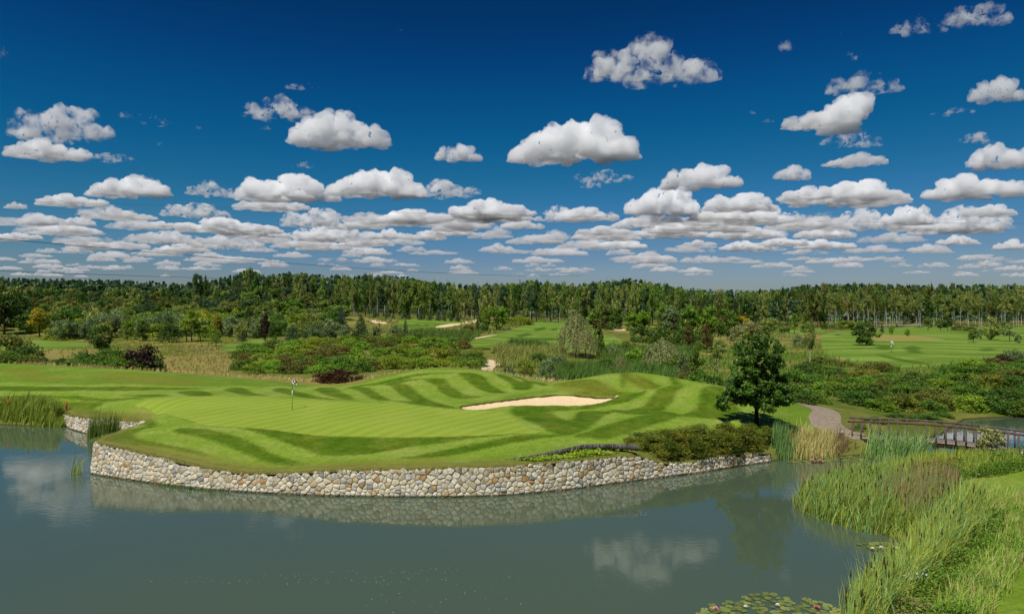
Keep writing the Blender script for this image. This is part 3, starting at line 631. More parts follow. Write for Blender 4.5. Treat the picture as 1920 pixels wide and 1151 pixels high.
def tree(px, Y, top, w, kind, col, label, cat='tree', name='tree', group=None, trunk='dark', clear=.22, base=None, X=None, wm=None, htm=None):
    """a tree at photo column px and distance Y; top = photo row of its tip, w = crown width in photo pixels"""
    X = (px-960)/K*Y if X is None else X; zb = float(hz(X, Y)); ht = htm if htm else CAMZ-(top-HZ)*Y/K-zb; wd = wm if wm else w*Y/K
    ht = max(ht, .5); a = rnd.uniform(0, 6.28)
    root = thing(name, label, cat, (X, Y, zb-.03), a, group)
    t = obj('trunk', rnd.choice(TR[trunk]), root); t.scale = (min(ht, wd*1.6),)*2+(ht*.86,)
    c = obj('crown', rnd.choice(CR[kind]) if kind in CR else WIL[0], root); dress(c, FM[col])
    c.location = (0, 0, ht*clear*.92); c.scale = (wd*1.02, wd*1.02, ht*(1-clear*.92)); return root
def shrub(X, Y, w, h, col, label, name='shrub', cat='shrub', group=None, d=None, mesh=None, sink=.1):
    me = mesh or rnd.choice(CR['shrub']); o = obj(name, me); dress(o, FM[col])
    o.location = (X, Y, float(hz(X, Y))-sink); o.scale = (w*1.0, (d or w)*1.0, h*1.08); o.rotation_euler = (0, 0, rnd.uniform(-.5, .5)); return tag(o, label, cat, group)
def shrub_px(px, Y, top, w, col, label, **k):
    X = (px-960)/K*Y; h = CAMZ-(top-HZ)*Y/K-float(hz(X, Y)); return shrub(X, Y, w*Y/K, max(h, .4), col, label, **k)
def blades(xy, z, h, width, lean, seg=3, bend=.35):
    """ribbons standing at xy: returns V, F, tint (0 foot .. 1 tip plus own shade)"""
    n = len(xy); a = rng.uniform(0, 2*np.pi, n); la = rng.normal(.35, .7, n)+0; ln = np.abs(rng.normal(0, lean, n))+lean*.4
    dx, dy = np.cos(la)*ln, np.sin(la)*ln; wx, wy = np.cos(a), np.sin(a)
    Vs = []
    for k in range(seg+1):
        t = k/seg; wd = width*(1-t**1.6)*.5+width*.03
        cx = xy[:, 0]+dx*h*t**2; cy = xy[:, 1]+dy*h*t**2; cz = z+h*t*(1-bend*ln*t)
        Vs += [np.stack([cx-wx*wd, cy-wy*wd, cz], 1), np.stack([cx+wx*wd, cy+wy*wd, cz], 1)]
    V = np.stack(Vs, 1).reshape(-1, 3); m = 2*(seg+1); b = np.arange(n)[:, None]*m
    F = np.concatenate([b+np.array([2*k, 2*k+1, 2*k+3, 2*k+2]) for k in range(seg)])
    T = np.repeat(np.clip(rng.normal(.5, .25, n), 0, 1), m); return V, F, T
# ------------------------------------------------------------------ the single maple by the water
def big_tree():
    x, y = at(1418, 796); zb = float(hz(x, y)); root = thing('maple_tree', 'dark green maple standing alone on the mown lawn behind the clipped evergreen hedge', 'tree', (x, y, zb-.05)); root.scale = (.95, .95, 1.07)
    H = 7.0; r = random.Random(21)
    pts = [(0,0,0),(.03,0,.6),(.02,.02,1.3),(-.02,.03,2.2),(.04,.0,3.4),(.02,.03,4.6),(.06,0,5.9)]
    parts = [tube(pts, [.21,.15,.135,.12,.09,.06,.025], 10)]; B = []
    def limb(t, a, ln, up, rr):
        p = np.array([np.interp(t*5.9, [q[2] for q in pts], [q[c] for q in pts]) for c in range(3)]); d = np.array([math.cos(a), math.sin(a), up])
        P_ = [p+d*ln*s+np.array([0, 0, -.12*ln*s*s]) for s in (0, .35, .7, 1)]; parts.append(tube(P_, [rr, rr*.75, rr*.5, rr*.2], 6)); return P_
    for i in range(30):
        t = .25+.72*(i/29); z = t*5.9; prof = np.interp(z, [1.3,2.0,3.0,4.0,4.8,5.6,6.2], [1.5,2.4,2.6,2.25,1.8,1.2,.6])
        a = i*2.39+r.uniform(-.5, .5); ln = prof*r.uniform(.72, 1.08); q = limb(t, a, ln, r.uniform(.02, .3), .05*(1.1-t)+.012)
        for s, rad in ((1, .5), (.72, .42), (.45, .4)):
            e = q[0]+(q[3]-q[0])*s
            for _ in range(3):
                o = np.array([r.gauss(0, .3), r.gauss(0, .3), r.gauss(.05, .22)]); k = rad*r.uniform(.55, .95)*(1.15-t*.45); B.append((*(e+o), k, k, k*.7))
    for a, z, ln in ((3.3, 1.7, 2.5), (3.0, 1.35, 2.3), (.2, 1.75, 2.2), (-.5, 1.9, 2.0), (2.6, 1.9, 2.2)):
        e = np.array([math.cos(a)*ln, math.sin(a)*ln, z]); parts.append(tube([(0,0,1.5), e*np.array([.5,.5,1])+np.array([0,0,.2]), e], [.05,.035,.015], 6))
        for _ in range(4):
            k = r.uniform(.25, .42); B.append((e[0]+r.gauss(0, .25), e[1]+r.gauss(0, .25), e[2]+r.gauss(0, .15), k, k, k*.75))
    V, F = join(parts); obj('trunk', mesh_np('trunk', V, F, smooth=True, mats=[DBARK]), root)
    V, F, T = blob_leaves(B, 21500, .088, .35, (.3, 1.1), .7)
    obj('crown', mesh_np('crown', V, F, T, mats=[foliage('maple leaves', (.035,.085,.011), (.15,.29,.038), .35, .3, .42, 0)]), root)
big_tree()
# ------------------------------------------------------------------ clipped evergreen hedge shrubs on the wall, timber edging, ground cover
hedge = [(1214,44.6,804,92,'hd'),(1264,45.5,795,98,'hd'),(1320,46.4,791,98,'hd'),(1372,47.4,787,92,'hd'),(1414,48.2,788,70,'hd'),(1238,44.0,814,88,'hd'),(1294,45.0,812,92,'hd'),(1348,46.0,808,88,'hd'),(1188,43.3,815,56,'hd'),(1396,47.0,802,66,'hd')]
HL = ['broad evergreen shrub against the end of the dark timber edging','tall evergreen shrub, second from the timber edging in the back row of the hedge','evergreen shrub in the middle of the hedge back row','evergreen shrub left of the maple trunk in the hedge back row','evergreen shrub right at the foot of the maple trunk','low evergreen shrub above the lowest dip of the stone wall','low evergreen shrub in the middle of the hedge front row','low evergreen shrub in the hedge front row below the maple','small evergreen shrub touching the timber edging','low evergreen shrub at the reedy right end of the hedge']
hm = []
for s in (61, 62, 63):
    r = random.Random(s); V, F, T = blob_leaves(crown_blobs('shrub', r), 7500, .02, .5, (.6, 1.1), .5); hm.append(mesh_np('hedge_shrub', V, F, T, mats=[FM['hd']]))
for (px, Y, top, w, c), lab in zip(hedge, HL): shrub_px(px, Y, top, w, c, lab, name='hedge_shrub', mesh=rnd.choice(hm), group='evergreen hedge on the stone wall')
# timber edging: upright dark planks along the curve
m_t = plain('weathered dark timber', (.014,.012,.011), .85, .1, 5, (.17,.16,.16), (3, 3, .35))
tl = np.array(TB); dd = np.r_[0, np.cumsum(np.linalg.norm(np.diff(tl[:, :2], axis=0), axis=1))]; parts = []
for s in np.arange(0, dd[-1], .115):
    x, y, z = [np.interp(s, dd, tl[:, c]) for c in range(3)]; x2, y2 = [np.interp(s+.05, dd, tl[:, c]) for c in range(2)]; hgt = .07+.27*float(BEDW(np.array(x)))+rnd.uniform(-.05, .05)
    parts.append(box((x, y-.06, z-hgt/2), (.104, .05+rnd.uniform(0, .03), hgt), math.atan2(y2-y, x2-x)))
V, F = join(parts); pale_idx = np.repeat(np.array([rnd.random() < .3 for _ in parts]), 6).astype(int); o = obj('timber_edging', mesh_np('timber_edging', V-np.array([*tl[0, :2], 0]), F, midx=pale_idx, mats=[m_t, plain('bleached timber', (.20,.19,.19), .9, .1, 5, (.07,.065,.065), (3,3,.35))]), loc=(*tl[0, :2], 0)); tag(o, 'dark upright timber edging between the lawn and the bright ground cover', 'edging')  # random planks take the paler timber
pts = rng.uniform([TB[0][0]-1, 38.5], [TB[-1][0]+1.5, 43.2], (14000, 2)); k = sd_poly(pts[:, 0], pts[:, 1], BEDP) < -.22; pts = pts[k]; pts = pts[sd_poly(pts[:, 0], pts[:, 1], POND) > .4]
zc = hz(pts[:, 0], pts[:, 1]); C = np.column_stack([pts, zc+.08+rng.random(len(pts))*.36*(.6+.4*np.sin(pts[:, 0]*1.7)*np.cos(pts[:, 1]*2))]); V, F = leaf_quads(np.repeat(C, 2, 0)+rng.normal(0, .05, (2*len(C), 3)), np.tile([0, -.2, 1.], (2*len(C), 1)), np.full(2*len(C), .075), .6, .5)
tag(obj('ground_cover', mesh_np('ground_cover', V, F, np.repeat(rng.uniform(0, 1, 2*len(C)), 4), mats=[FM['gc']])), 'bright yellow-green ground cover in the bed below the timber edging', 'ground cover', kind='stuff')
def ordinal(i): return ['first','second','third','fourth','fifth','sixth','seventh','eighth','ninth','tenth','eleventh','twelfth','thirteenth','fourteenth','fifteenth','sixteenth','seventeenth','eighteenth','nineteenth','twentieth'][i]
ADJ = {'br':'bright green','md':'leafy green','dk':'dark green','ol':'olive','rd':'reddish brown','rn':'russet','bi':'soft olive','fo':'green','yg':'yellow-green','gr':'grey-green','pl':'pale','pu':'purple','hd':'mottled'}
def bank(rows, cols, where, grp):
    for (Y, p0, p1, wm, hm_, rowname) in rows:
        n = max(1, int((p1-p0)/K*Y/(wm*.78))); pxs = [p0+(p1-p0)*(i+.5)/n+rnd.uniform(-.2, .2)*(p1-p0)/n for i in range(n)]
        for i, px in enumerate(pxs):
            y = Y*(1+rnd.uniform(-.02, .02)); X = (px-960)/K*y; c = rnd.choice(cols)
            shrub(X, y, wm*rnd.uniform(.9, 1.3), hm_*rnd.uniform(.75, 1.2), c, f'{ADJ[c]} shrub {where}, {rowname} row, {ordinal(i)} from left', group=grp, sink=.15)
BK = ['br','br','br','br','md','md','yg','yg','ol','ol','rn']
# ------------------------------------------------------------------ trees and shrubs of the middle ground
T = tree
T(8,196,548,70,'round','dk','big dark broadleaf tree at the far left edge, nearest of the dark clump'); T(38,215,552,46,'oval','dk','dark upright broadleaf tree just right of the big dark one at the far left'); T(-22,205,545,60,'round','dk','dark broadleaf tree cut by the left edge of the frame'); T(25,240,538,50,'oval','bi','olive birch rising behind the dark clump at the far left',trunk='birch')
T(74,190,578,40,'round','yl','bright yellow round-headed tree on the left meadow',clear=.3); T(147,215,596,22,'round','yl','small yellow tree half hidden behind grey-green birches')
for px,Y,top,w,lab in [(117,178,600,38,'grey-green young birch just right of the bright yellow tree'),(140,181,604,30,'short grey-green birch in front of the small yellow tree'),(161,176,606,30,'low grey-green birch left of the dark oak with pale blossom'),(212,185,592,34,'grey-green birch behind the dark oak with pale blossom'),(340,190,598,30,'thin grey-green birch between the dark pine and the lime-green maple'),(385,188,600,30,'thin grey-green birch right of the lime-green maple'),(432,185,592,40,'wide grey-green birch left of the two tiny conifers'),(462,186,596,40,'wide grey-green birch behind the right-hand tiny conifer'),(478,181,604,26,'slim grey-green birch left of the purple-leaved tree'),(522,190,600,30,'grey-green birch right of the purple-leaved tree'),(590,180,606,40,'grey-green birch behind the pair of young pines'),(618,172,608,44,'grey-green birch at the back of the shrub bank, left of the bluish spruce'),(650,165,610,44,'grey-green bushy birch below the bluish spruce'),(705,168,612,28,'small grey-green birch right of the dark pine on the shrub bank'),(742,166,610,30,'small grey-green birch next to the narrow dark conifer')]:
    T(px,Y,top,w,'oval','gr',lab,trunk='birch',clear=.12,name='birch_tree')
T(191,126,607,40,'round','dk','dark oak with pale blossom standing behind the purple shrub',clear=.1); T(239,176,603,30,'oval','yg','yellow-green young tree left of the dark bushy oak',clear=.12); T(268,170,600,34,'oval','md','dark green bushy oak right of the yellow-green young tree',clear=.12)
T(317,165,590,50,'pine','dk','broad dark pine standing in the straw meadow',name='pine_tree',clear=.08)
T(350,168,596,38,'round','yg','lime-green maple on a thin trunk in the straw meadow',clear=.3); T(359,168.6,579,26,'round','yg','lime-green upper leader of the meadow maple, a slimmer maple behind it',clear=.5); T(376,170,598,26,'round','yg','lime-green maple leaning right of the meadow maple',clear=.3)
T(408,186,593,22,'oval','or','small orange-yellow tree behind the tiny conifers'); T(383,232,577,16,'round','or','distant orange-leaved tree above the lime-green maple')
T(405,150,620,24,'pine','md','tiny light conifer left of the pair on the mown patch',name='pine_tree'); T(454,163,623,20,'pine','co','tiny dark conifer on the mown patch with a short shadow',name='pine_tree')
T(497,172,590,24,'oval','pu','dark purple-leaved young tree in the birch row',clear=.15); T(512,170,606,18,'oval','dk','dark green young tree touching the purple-leaved tree'); T(516,165,626,10,'oval','md','sapling in front of the purple-leaved tree')
T(549,164,608,38,'pine','co','larger young pine behind the left end of the shrub bank',name='pine_tree',clear=.06); T(573,163,620,22,'pine','co','smaller young pine behind the left end of the shrub bank',name='pine_tree',clear=.06)
T(522,236,562,38,'round','br','bright green round tree left half of the pair in front of the wood',clear=.04); T(552,238,560,42,'round','br','bright green round tree right half of the pair in front of the wood',clear=.04)
shrub_px(600,215,576,36,'pu','dark purple shrub below the wood, right of the bright green round trees',name='purple_shrub'); T(640,206,574,26,'pine','bl','bluish spruce above the shrub bank',name='spruce_tree',clear=.05)
T(677,166,588,32,'pine','co','dark pine at the back of the shrub bank, left of the far green',name='pine_tree',clear=.06); T(760,160,599,15,'pine','co','narrow dark conifer in front of the far green',name='pine_tree',clear=.05)
for i,(px,top,w) in enumerate([(703,580,16),(725,583,14),(737,588,9),(758,582,15),(767,586,9),(790,580,16),(806,582,13),(822,582,14),(833,585,11),(846,586,10),(858,584,12)]):
    T(px,262,top,w,'pine','co','small dark conifer at the foot of the wood behind the far green',name='pine_tree',group='small conifers behind the far green',clear=.03)
T(915,215,573,32,'round','br','bright green tree on the sandy rise, left of two',clear=.12); T(938,218,574,34,'round','br','bright green tree on the sandy rise, right of two',clear=.1); T(897,208,592,13,'oval','dk','thin dark tree left of the bright trees on the sandy rise',clear=.08)
shrub_px(972,250,588,40,'yg','yellow-green shrub beside the bright trees on the sandy rise'); shrub_px(992,252,594,20,'yg','small yellow-green shrub left of the centre fairway')
shrub_px(880,190,606,26,'ol','olive shrub on the sandy rise'); shrub_px(908,196,604,24,'dk','dark low shrub below the bright trees on the sandy rise')
bank([(186,90,640,6,5.2,'front'),(200,60,640,6.5,6,'second'),(214,60,520,7,6.5,'back')], ['gr','md','yg','bi','fo','md','gr'], 'in the thicket below the left wood', 'thicket below the left wood')
# weeping willow, its thick foliage hanging to the reeds
def willow(px, Y, top, w, lab, me, trunk_s):
    X = (px-960)/K*Y; zb = float(hz(X, Y)); h = CAMZ-(top-HZ)*Y/K-zb; wd = w*Y/K; r = thing('willow_tree', lab, 'tree', (X, Y, zb))
    t = obj('trunk', TR['dark'][0], r); t.scale = (h*.7*trunk_s, h*.7*trunk_s, h*.8); c = obj('crown', me, r); dress(c, FM['pl']); c.scale = (wd, wd, h*1.02); return r
willow(1080,124,582,72,'tall pale weeping willow in the middle of the reeds',WIL[0],1.2); willow(1098,122,612,52,'lower pale willow leaning against the right side of the tall weeping willow',WIL[1],1)
T(1075,170,578,44,'scots','pl','pale flat-topped tree rising behind the weeping willow',clear=.1); T(1123,126,606,24,'oval','md','dark green columnar tree against the right side of the weeping willow',clear=.03)
willow(1243,105,632,80,'wide pale willow bush behind the right-hand mound',WIL[1],.8); willow(1163,98,664,32,'small pale willow bush left of the wide one',WIL[1],.8)
T(1112,235,578,40,'round','fo','mid-green tree right of the pale flat-topped tree',clear=.08); T(1135,240,574,34,'round','ol','olive tree between the willow and the rounded bright tree',clear=.08); T(1155,232,576,38,'round','dk','dark green tree left of the rounded bright tree',clear=.08)
T(1184,202,586,36,'round','br','rounded bright green tree, left half, by the centre fairway',clear=.03); T(1208,204,582,40,'round','br','rounded bright green tree, right half, by the centre fairway',clear=.03)
shrub_px(1125,220,598,26,'rd','dark red shrub at the edge of the centre fairway',name='red_shrub'); shrub_px(1150,212,602,34,'dk','dark green shrub beside the dark red one at the fairway edge')
T(1262,190,574,46,'round','gr','grey-green maple right of the rounded bright trees',clear=.06); T(1243,196,584,30,'oval','ol','brownish olive tree between the rounded bright tree and the grey-green maple',clear=.06)
for px,Y,top,w,lab in [(1203,165,607,44,'dark spreading shrub below the rounded bright trees'),(1240,160,603,50,'dark wide shrub below the grey-green maple'),(1280,158,606,46,'dark wide shrub right of the one below the grey-green maple'),(1315,150,612,44,'dark shrub below the orange-brown saplings')]: shrub_px(px,Y,top,w,'dk',lab)
T(1292,186,572,46,'round','br','bright green leafy tree, first right of the grey-green maple',clear=.05); T(1328,188,572,46,'round','br','bright green leafy tree in the middle of the mid-ground grove',clear=.05); T(1362,180,577,50,'round','md','rich green tree left of the yellowish tree in the grove',clear=.05)
T(1393,158,590,44,'scots','yl','yellowish flowering tree at the right end of the grove, upper part',clear=.03); T(1410,152,602,52,'scots','pl','pale cream flowering tree above the lone maple',clear=.03); T(1380,150,610,36,'scots','pl','pale cream flowering tree left of the one above the lone maple',clear=.03)
T(1291,140,604,26,'oval','rn','orange-brown sapling on a thin dark trunk, left of two',clear=.35); T(1325,142,606,26,'oval','rn','orange-brown sapling, right of two in front of the grove',clear=.25)
T(1304,82,648,44,'oval','md','leafy green shrub tree left of the white-stemmed birch',clear=.03); T(1280,80,662,30,'oval','gr','grey-green shrub tree above the right-hand mound',clear=.03)
T(1346,78,636,36,'scots','bi','slender birch with a white stem left of the lone maple',trunk='birch',clear=.3,name='birch_tree'); T(1519,106,604,24,'oval','bi','slender birch with a white stem right of the lone maple',trunk='birch',clear=.45,name='birch_tree')
T(1446,205,596,46,'oval','fo','green bushy tree left of the narrow bright-topped tree',clear=.05); T(1470,200,604,36,'oval','fo','green bushy tree touching the narrow bright-topped tree',clear=.05); T(1490,196,588,18,'oval','br','narrow tree with a bright top behind the lone maple',clear=.3); T(1430,180,612,30,'oval','md','dark leafy tree just above the crown of the lone maple',clear=.05)
shrub_px(1500,150,624,28,'gr','grey-green round shrub left of the white-stemmed birch on the right'); shrub_px(1514,205,600,26,'fo','green shrub tree behind the white-stemmed birch on the right'); shrub_px(1546,262,604,12,'dk','small dark shrub left of three at the fairway edge'); shrub_px(1568,258,602,28,'fo','green shrub in the middle of three at the fairway edge'); shrub_px(1570,192,631,12,'bl','tiny dark bluish shrub on the right fairway')
T(1590,235,600,40,'round','yg','bright light-green bush tree behind the dark round one',clear=.02); T(1615,200,601,30,'round','br','bright green bush tree touching the back of the dark round one',clear=.02); T(1624,152,603,52,'round','dk','dark green round tree standing alone on the right fairway',clear=.06)
for px,Y,top,w,k,c,lab in [(1654,205,607,9,'pine','co','little dark conifer right of the dark round tree'),(1672,196,609,13,'oval','br','bright green sapling between the little conifer and the second sapling'),(1702,190,616,13,'oval','br','bright green sapling standing alone on the right fairway'),(1740,240,595,18,'round','fo','small tree before the birch wood, left of a group of three'),(1763,236,596,20,'round','fo','small tree before the birch wood, middle of a group of three'),(1777,232,592,22,'round','dk','small dark tree before the birch wood, right of a group of three'),(1825,160,617,24,'round','fo','low round tree with a short shadow on the right fairway'),(1858,172,594,40,'oval','bi','airy olive birch on the right fairway'),(1876,205,600,24,'round','fo','dark-trunked tree right behind the airy olive birch'),(1893,165,611,28,'scots','gr','grey-green scraggy tree near the right edge'),(1909,158,627,16,'oval','gr','small grey-green sapling near the right edge'),(1838,176,618,12,'oval','gr','thin sapling left of the airy olive birch')]:
    T(px,Y,top,w,k,c,lab,clear=.25 if k == 'round' else .12)
for px,Y,top,w,c,lab in [(1800,235,608,30,'ol','olive low shrub below the birch wood'),(1820,230,610,26,'fo','green low shrub right of the olive one below the birch wood')]: shrub_px(px,Y,top,w,c,lab)
# shrubs on the left behind the near ridge
for px,Y,top,w,c,lab in [(16,104,618,74,'ol','tall olive shrub at the left edge behind the ridge'),(46,98,640,72,'dk','dark brownish shrub right of the tall olive one at the left edge'),(14,93,655,72,'md','leafy green shrub at the left edge, at the foot of the tall olive one'),(55,93,662,54,'ol','low yellowish shrub at the left, beside the leafy green one'),
  (120,93,668,56,'dk','low dark shrub, left end of the row on the left ridge'),(155,93,652,56,'dk','dark brownish domed shrub on the left ridge'),(150,91,670,60,'md','low green shrub in front of the dark brownish dome on the left ridge'),(205,93,645,70,'md','tall green shrub in the middle of the row on the left ridge'),(232,91,660,60,'br','leafy bright shrub left of the purple one on the left ridge'),(215,90,668,56,'md','low green shrub in front of the tall one on the left ridge'),(266,91,643,76,'pu','dark purple shrub on the left ridge'),(262,90,668,52,'md','low green shrub in front of the purple one on the left ridge'),(290,91,664,42,'dk','dark green shrub at the right end of the row on the left ridge'),
  (640,78,688,88,'rd','dark red shrub in the straw grass behind the flag'),(608,79,695,48,'rd','low dark red shrub at the left of the big dark red one'),(1025,84,664,42,'gr','upright grey-green shrub behind the dip between the mounds'),(955,86,678,28,'gr','small grey-green shrub beside the sandy track'),(985,88,684,26,'ol','low olive shrub between the two grey-green ones'),
  (1318,70,692,70,'md','low green shrub on the right shoulder of the right-hand mound'),(1350,70,702,60,'dk','dark low shrub at the left of the lone maple'),(1290,74,688,44,'ol','olive low shrub above the right-hand mound')]:
    shrub_px(px,Y,top,w,c,lab,name={'pu':'purple_shrub','rd':'red_shrub'}.get(c,'shrub'))
for px,Y,top,w,c,lab in [(985,100,668,36,'yg','yellow-green bush in the marsh left of the weeping willow'),(1012,112,656,40,'md','green bush in the marsh, second left of the weeping willow'),(1045,108,658,38,'gr','grey-green bush at the left foot of the weeping willow'),(1065,98,672,34,'dk','dark bush in front of the weeping willow'),(1135,104,664,40,'md','green bush at the right foot of the weeping willow'),(1195,118,648,46,'br','bright bush between the willow and the wide pale willow bush'),(1212,96,676,44,'dk','dark bush in front of the wide pale willow bush'),(1272,100,662,46,'md','green bush right of the wide pale willow bush'),(1178,140,636,44,'fo','green bush in the far reeds right of the weeping willow'),(1150,128,646,36,'gr','grey-green bush in the reeds behind the small pale willow'),(938,124,652,36,'ol','olive bush beside the sandy track'),(905,130,648,40,'yg','yellow-green bush at the right end of the shrub bank')]: shrub_px(px,Y,top,w,c,lab)
# banks of shrubs: each one is placed on its own
bank([(93,452,700,3.4,1.9,'front'),(100,440,890,3.6,1.9,'second'),(108,436,900,3.8,1.8,'third'),(118,440,905,4.2,1.9,'fourth'),(129,450,890,4.6,2.0,'fifth'),(142,500,860,5,2.1,'sixth'),(153,560,800,5,2.0,'back')], BK, 'in the bank behind the flag', 'shrub bank behind the flag')
SK = ['dk','dk','md','md','md','dk','ol','hd','br']
bank([(65.5,1575,1770,3.0,1.5,'front'),(68,1740,1990,3.4,1.7,'waterside'),(69.5,1560,1760,3.3,1.6,'second'),(73,1740,2000,3.6,1.7,'second waterside'),(75,1540,1760,3.3,1.6,'third'),(79,1500,1980,3.6,1.6,'fourth'),(84,1500,1980,3.8,1.5,'fifth'),(90,1490,1640,3.8,1.6,'sixth'),(90,1760,1980,3.8,1.6,'sixth right-hand'),(97,1480,1570,4,1.8,'seventh'),(97,1800,1990,4,1.7,'back')], SK, 'on the slope above the bridge', 'shrub slope above the bridge')
bank([(64.5,1478,1560,2.4,1.3,'front'),(68,1400,1530,2.9,1.8,'second'),(73,1370,1520,3.2,2.0,'third'),(80,1380,1510,3.4,2.4,'back')], ['dk','md','md','ol'], 'behind the lone maple', 'shrubs behind the lone maple')
bank([(104,1540,1600,4,1.3,'front'),(112,1500,1560,4,1.3,'back')], ['md','ol'], 'at the near edge of the right fairway', 'shrubs at the right fairway edge')
for px,Y,top,w,c,lab in [(1646,99,674,78,'ol','brown-olive wide shrub in front of the flag on the far right green'),(1878,100,662,54,'pu','dark purple shrub above the slope near the right edge'),(1900,104,650,48,'gr','grey-green shrub behind the dark purple one near the right edge'),(1806,102,682,36,'rd','low reddish shrub left of the dark purple one near the right edge')]: shrub_px(px,Y,top,w,c,lab,name={'pu':'purple_shrub','rd':'red_shrub'}.get(c,'shrub'))
shrub_px(1856,44.2,802,66,'pl','loose pale shrub with fine twigs hiding the near rail of the bridge',mesh=CR['oval'][1]); shrub_px(1805,44.6,828,30,'md','small green bush at the right foot of the bridge'); shrub_px(1612,53,788,26,'md','leafy bush beside the path at the left end of the bridge'); shrub_px(1638,56,778,44,'md','tall leafy bush behind the left end of the bridge rails'); shrub_px(1690,60,772,60,'dk','dark leafy bush beyond the middle of the bridge'); shrub_px(1735,61,774,60,'md','leafy green bush beyond the right half of the bridge'); shrub_px(1665,57,782,40,'md','low leafy bush just behind the left half of the bridge rails'); shrub_px(1762,64,776,50,'dk','dark bush at the left end of the far pond')
# ------------------------------------------------------------------ the wood beyond the fairways
SKY = [(-200,522),(0,523),(100,525),(200,528),(300,532),(350,534),(400,528),(440,517),(470,510),(500,519),(540,514),(600,516),(650,521),(700,518),(760,521),(800,528),(850,535),(900,537),(940,535),(1000,530),(1080,536),(1120,531),(1170,524),(1220,531),(1240,536),(1270,541),(1300,545),(1400,548),(1440,546),(1480,541),(1520,537),(1600,533),(1700,536),(1750,539),(1800,535),(1850,537),(1920,536),(2200,536)]
def skyl(px): return float(np.interp(px, [a for a, b in SKY], [b for a, b in SKY]))
SEC = [(120,'above the bright yellow tree'),(260,'above the dark oak'),(420,'above the lime-green maple'),(560,'above the bright round trees'),(720,'above the bluish spruce'),(880,'behind the far green'),(1040,'behind the sandy rise'),(1180,'behind the weeping willow'),(1340,'behind the mid-ground grove'),(1520,'above the lone maple'),(1680,'behind the dark round tree'),(1800,'behind the three small trees'),(9999,'behind the airy olive birch')]
def sec(px): return next(b for a, b in SEC if px < a)
NAME = {'oval':('birch_tree','birch'),'round':('broadleaf_tree','broadleaf tree'),'scots':('pine_tree','pine'),'pine':('spruce_tree','spruce')}
SHADE = {'fo':'green','bi':'olive','dk':'dark','co':'dark','ol':'brownish','md':'fresh green'}
def forest_row(Y0, dY, step, prow, p0, p1, kinds, cols, drop, rowname, clear, wm):
    px = p0
    while px < p1:
        Y = Y0*(1+rnd.uniform(-dY, dY)); k = rnd.choice(kinds); c = rnd.choice(['co','co','dk'] if k in ('scots','pine') else cols)
        top = skyl(px)+drop+rnd.choice((rnd.uniform(-7, 1), rnd.uniform(-2, 8))); nm, w = NAME[k]; lab = f'{SHADE[c]} {w} in the {rowname} of the wood {sec(px)}'
        tree(px, Y, top, 0, k, c, lab, 'tree', nm, lab, 'birch' if (k == 'oval') else 'dark', clear, wm=wm*rnd.uniform(.8, 1.25)); px += step*rnd.uniform(.7, 1.3)
forest_row(292, .03, 13, 0, 640, 1290, ['oval','oval','oval','round','scots'], ['fo','bi','bi','fo'], 2, 'front edge', .1, 6)
forest_row(330, .03, 15, 0, 440, 1300, ['oval','oval','round','scots','pine'], ['fo','bi','dk'], 0, 'second rank', .3, 6)
forest_row(300, .02, 13, 0, 1520, 1960, ['oval','oval','oval','round'], ['fo','bi','bi','dk'], 12, 'front edge', .42, 4.6)
forest_row(335, .02, 13, 0, 1430, 1960, ['oval','round','round','oval'], ['fo','bi','dk','ol'], 0, 'second rank', .3, 6)
forest_row(300, .05, 14, 0, 1280, 1540, ['round','oval','round','scots'], ['fo','dk','ol','bi'], 10, 'front edge', .12, 6)
forest_row(340, .03, 14, 0, 1270, 1480, ['oval','round','pine'], ['fo','bi','dk'], 0, 'second rank', .2, 6)
for Y, drop, rn in ((215,66,'front edge'),(240,52,'second rank'),(275,38,'third rank'),(315,24,'fourth rank'),(370,13,'fifth rank')):
    forest_row(Y, .05, 17*215/Y+3, 0, -10, 640 if Y < 300 else 560, ['round','oval','round','oval','scots'], ['fo','bi','fo','ol','dk'], drop, rn, .05, 7.4)
# far conifer wood: one mass
Vs, Fs, Ts, n0 = [], [], [], 0
def far_wood(Y, p0, p1, step, drop, wd):
    global n0
    for px in np.arange(p0, p1, step):
        y = Y*(1+rnd.uniform(-.06, .06)); X = (px+rnd.uniform(-4, 4)-960)/K*y; zb = float(hz(X, y)); top = CAMZ-(skyl(px)+drop+rnd.uniform(-4, 2)-HZ)*y/K
        h = max(8, top-zb); k = 46; z = rng.random(k)**.8; r = wd*(1-z*.85)*rng.uniform(.3, 1, k)**.5*.5; a = rng.uniform(0, 6.283, k)
        C = np.stack([X+r*np.cos(a), y+r*np.sin(a), zb+h*(.15+.85*z)], 1); V, F = leaf_quads(C, np.stack([np.cos(a), np.sin(a), np.full(k, .3)], 1), np.full(k, wd*.24), .6)
        Vs.append(V); Fs.append(F+n0); Ts.append(np.repeat(rng.random(k), 4)); n0 += len(V)
far_wood(700, -150, 470, 4, 0, 7); far_wood(560, -150, 430, 6, 4, 7); far_wood(470, -150, 440, 8, 9, 7); far_wood(430, 440, 2050, 5, 1, 6); far_wood(380, 430, 2000, 7, 4, 6); far_wood(318, 1400, 2000, 9, 22, 5)
tag(obj('forest', mesh_np('forest', np.concatenate(Vs), np.concatenate(Fs), np.concatenate(Ts), mats=[FM['co']])), 'dark far-off conifer wood closing the view along the horizon', 'forest', kind='stuff')
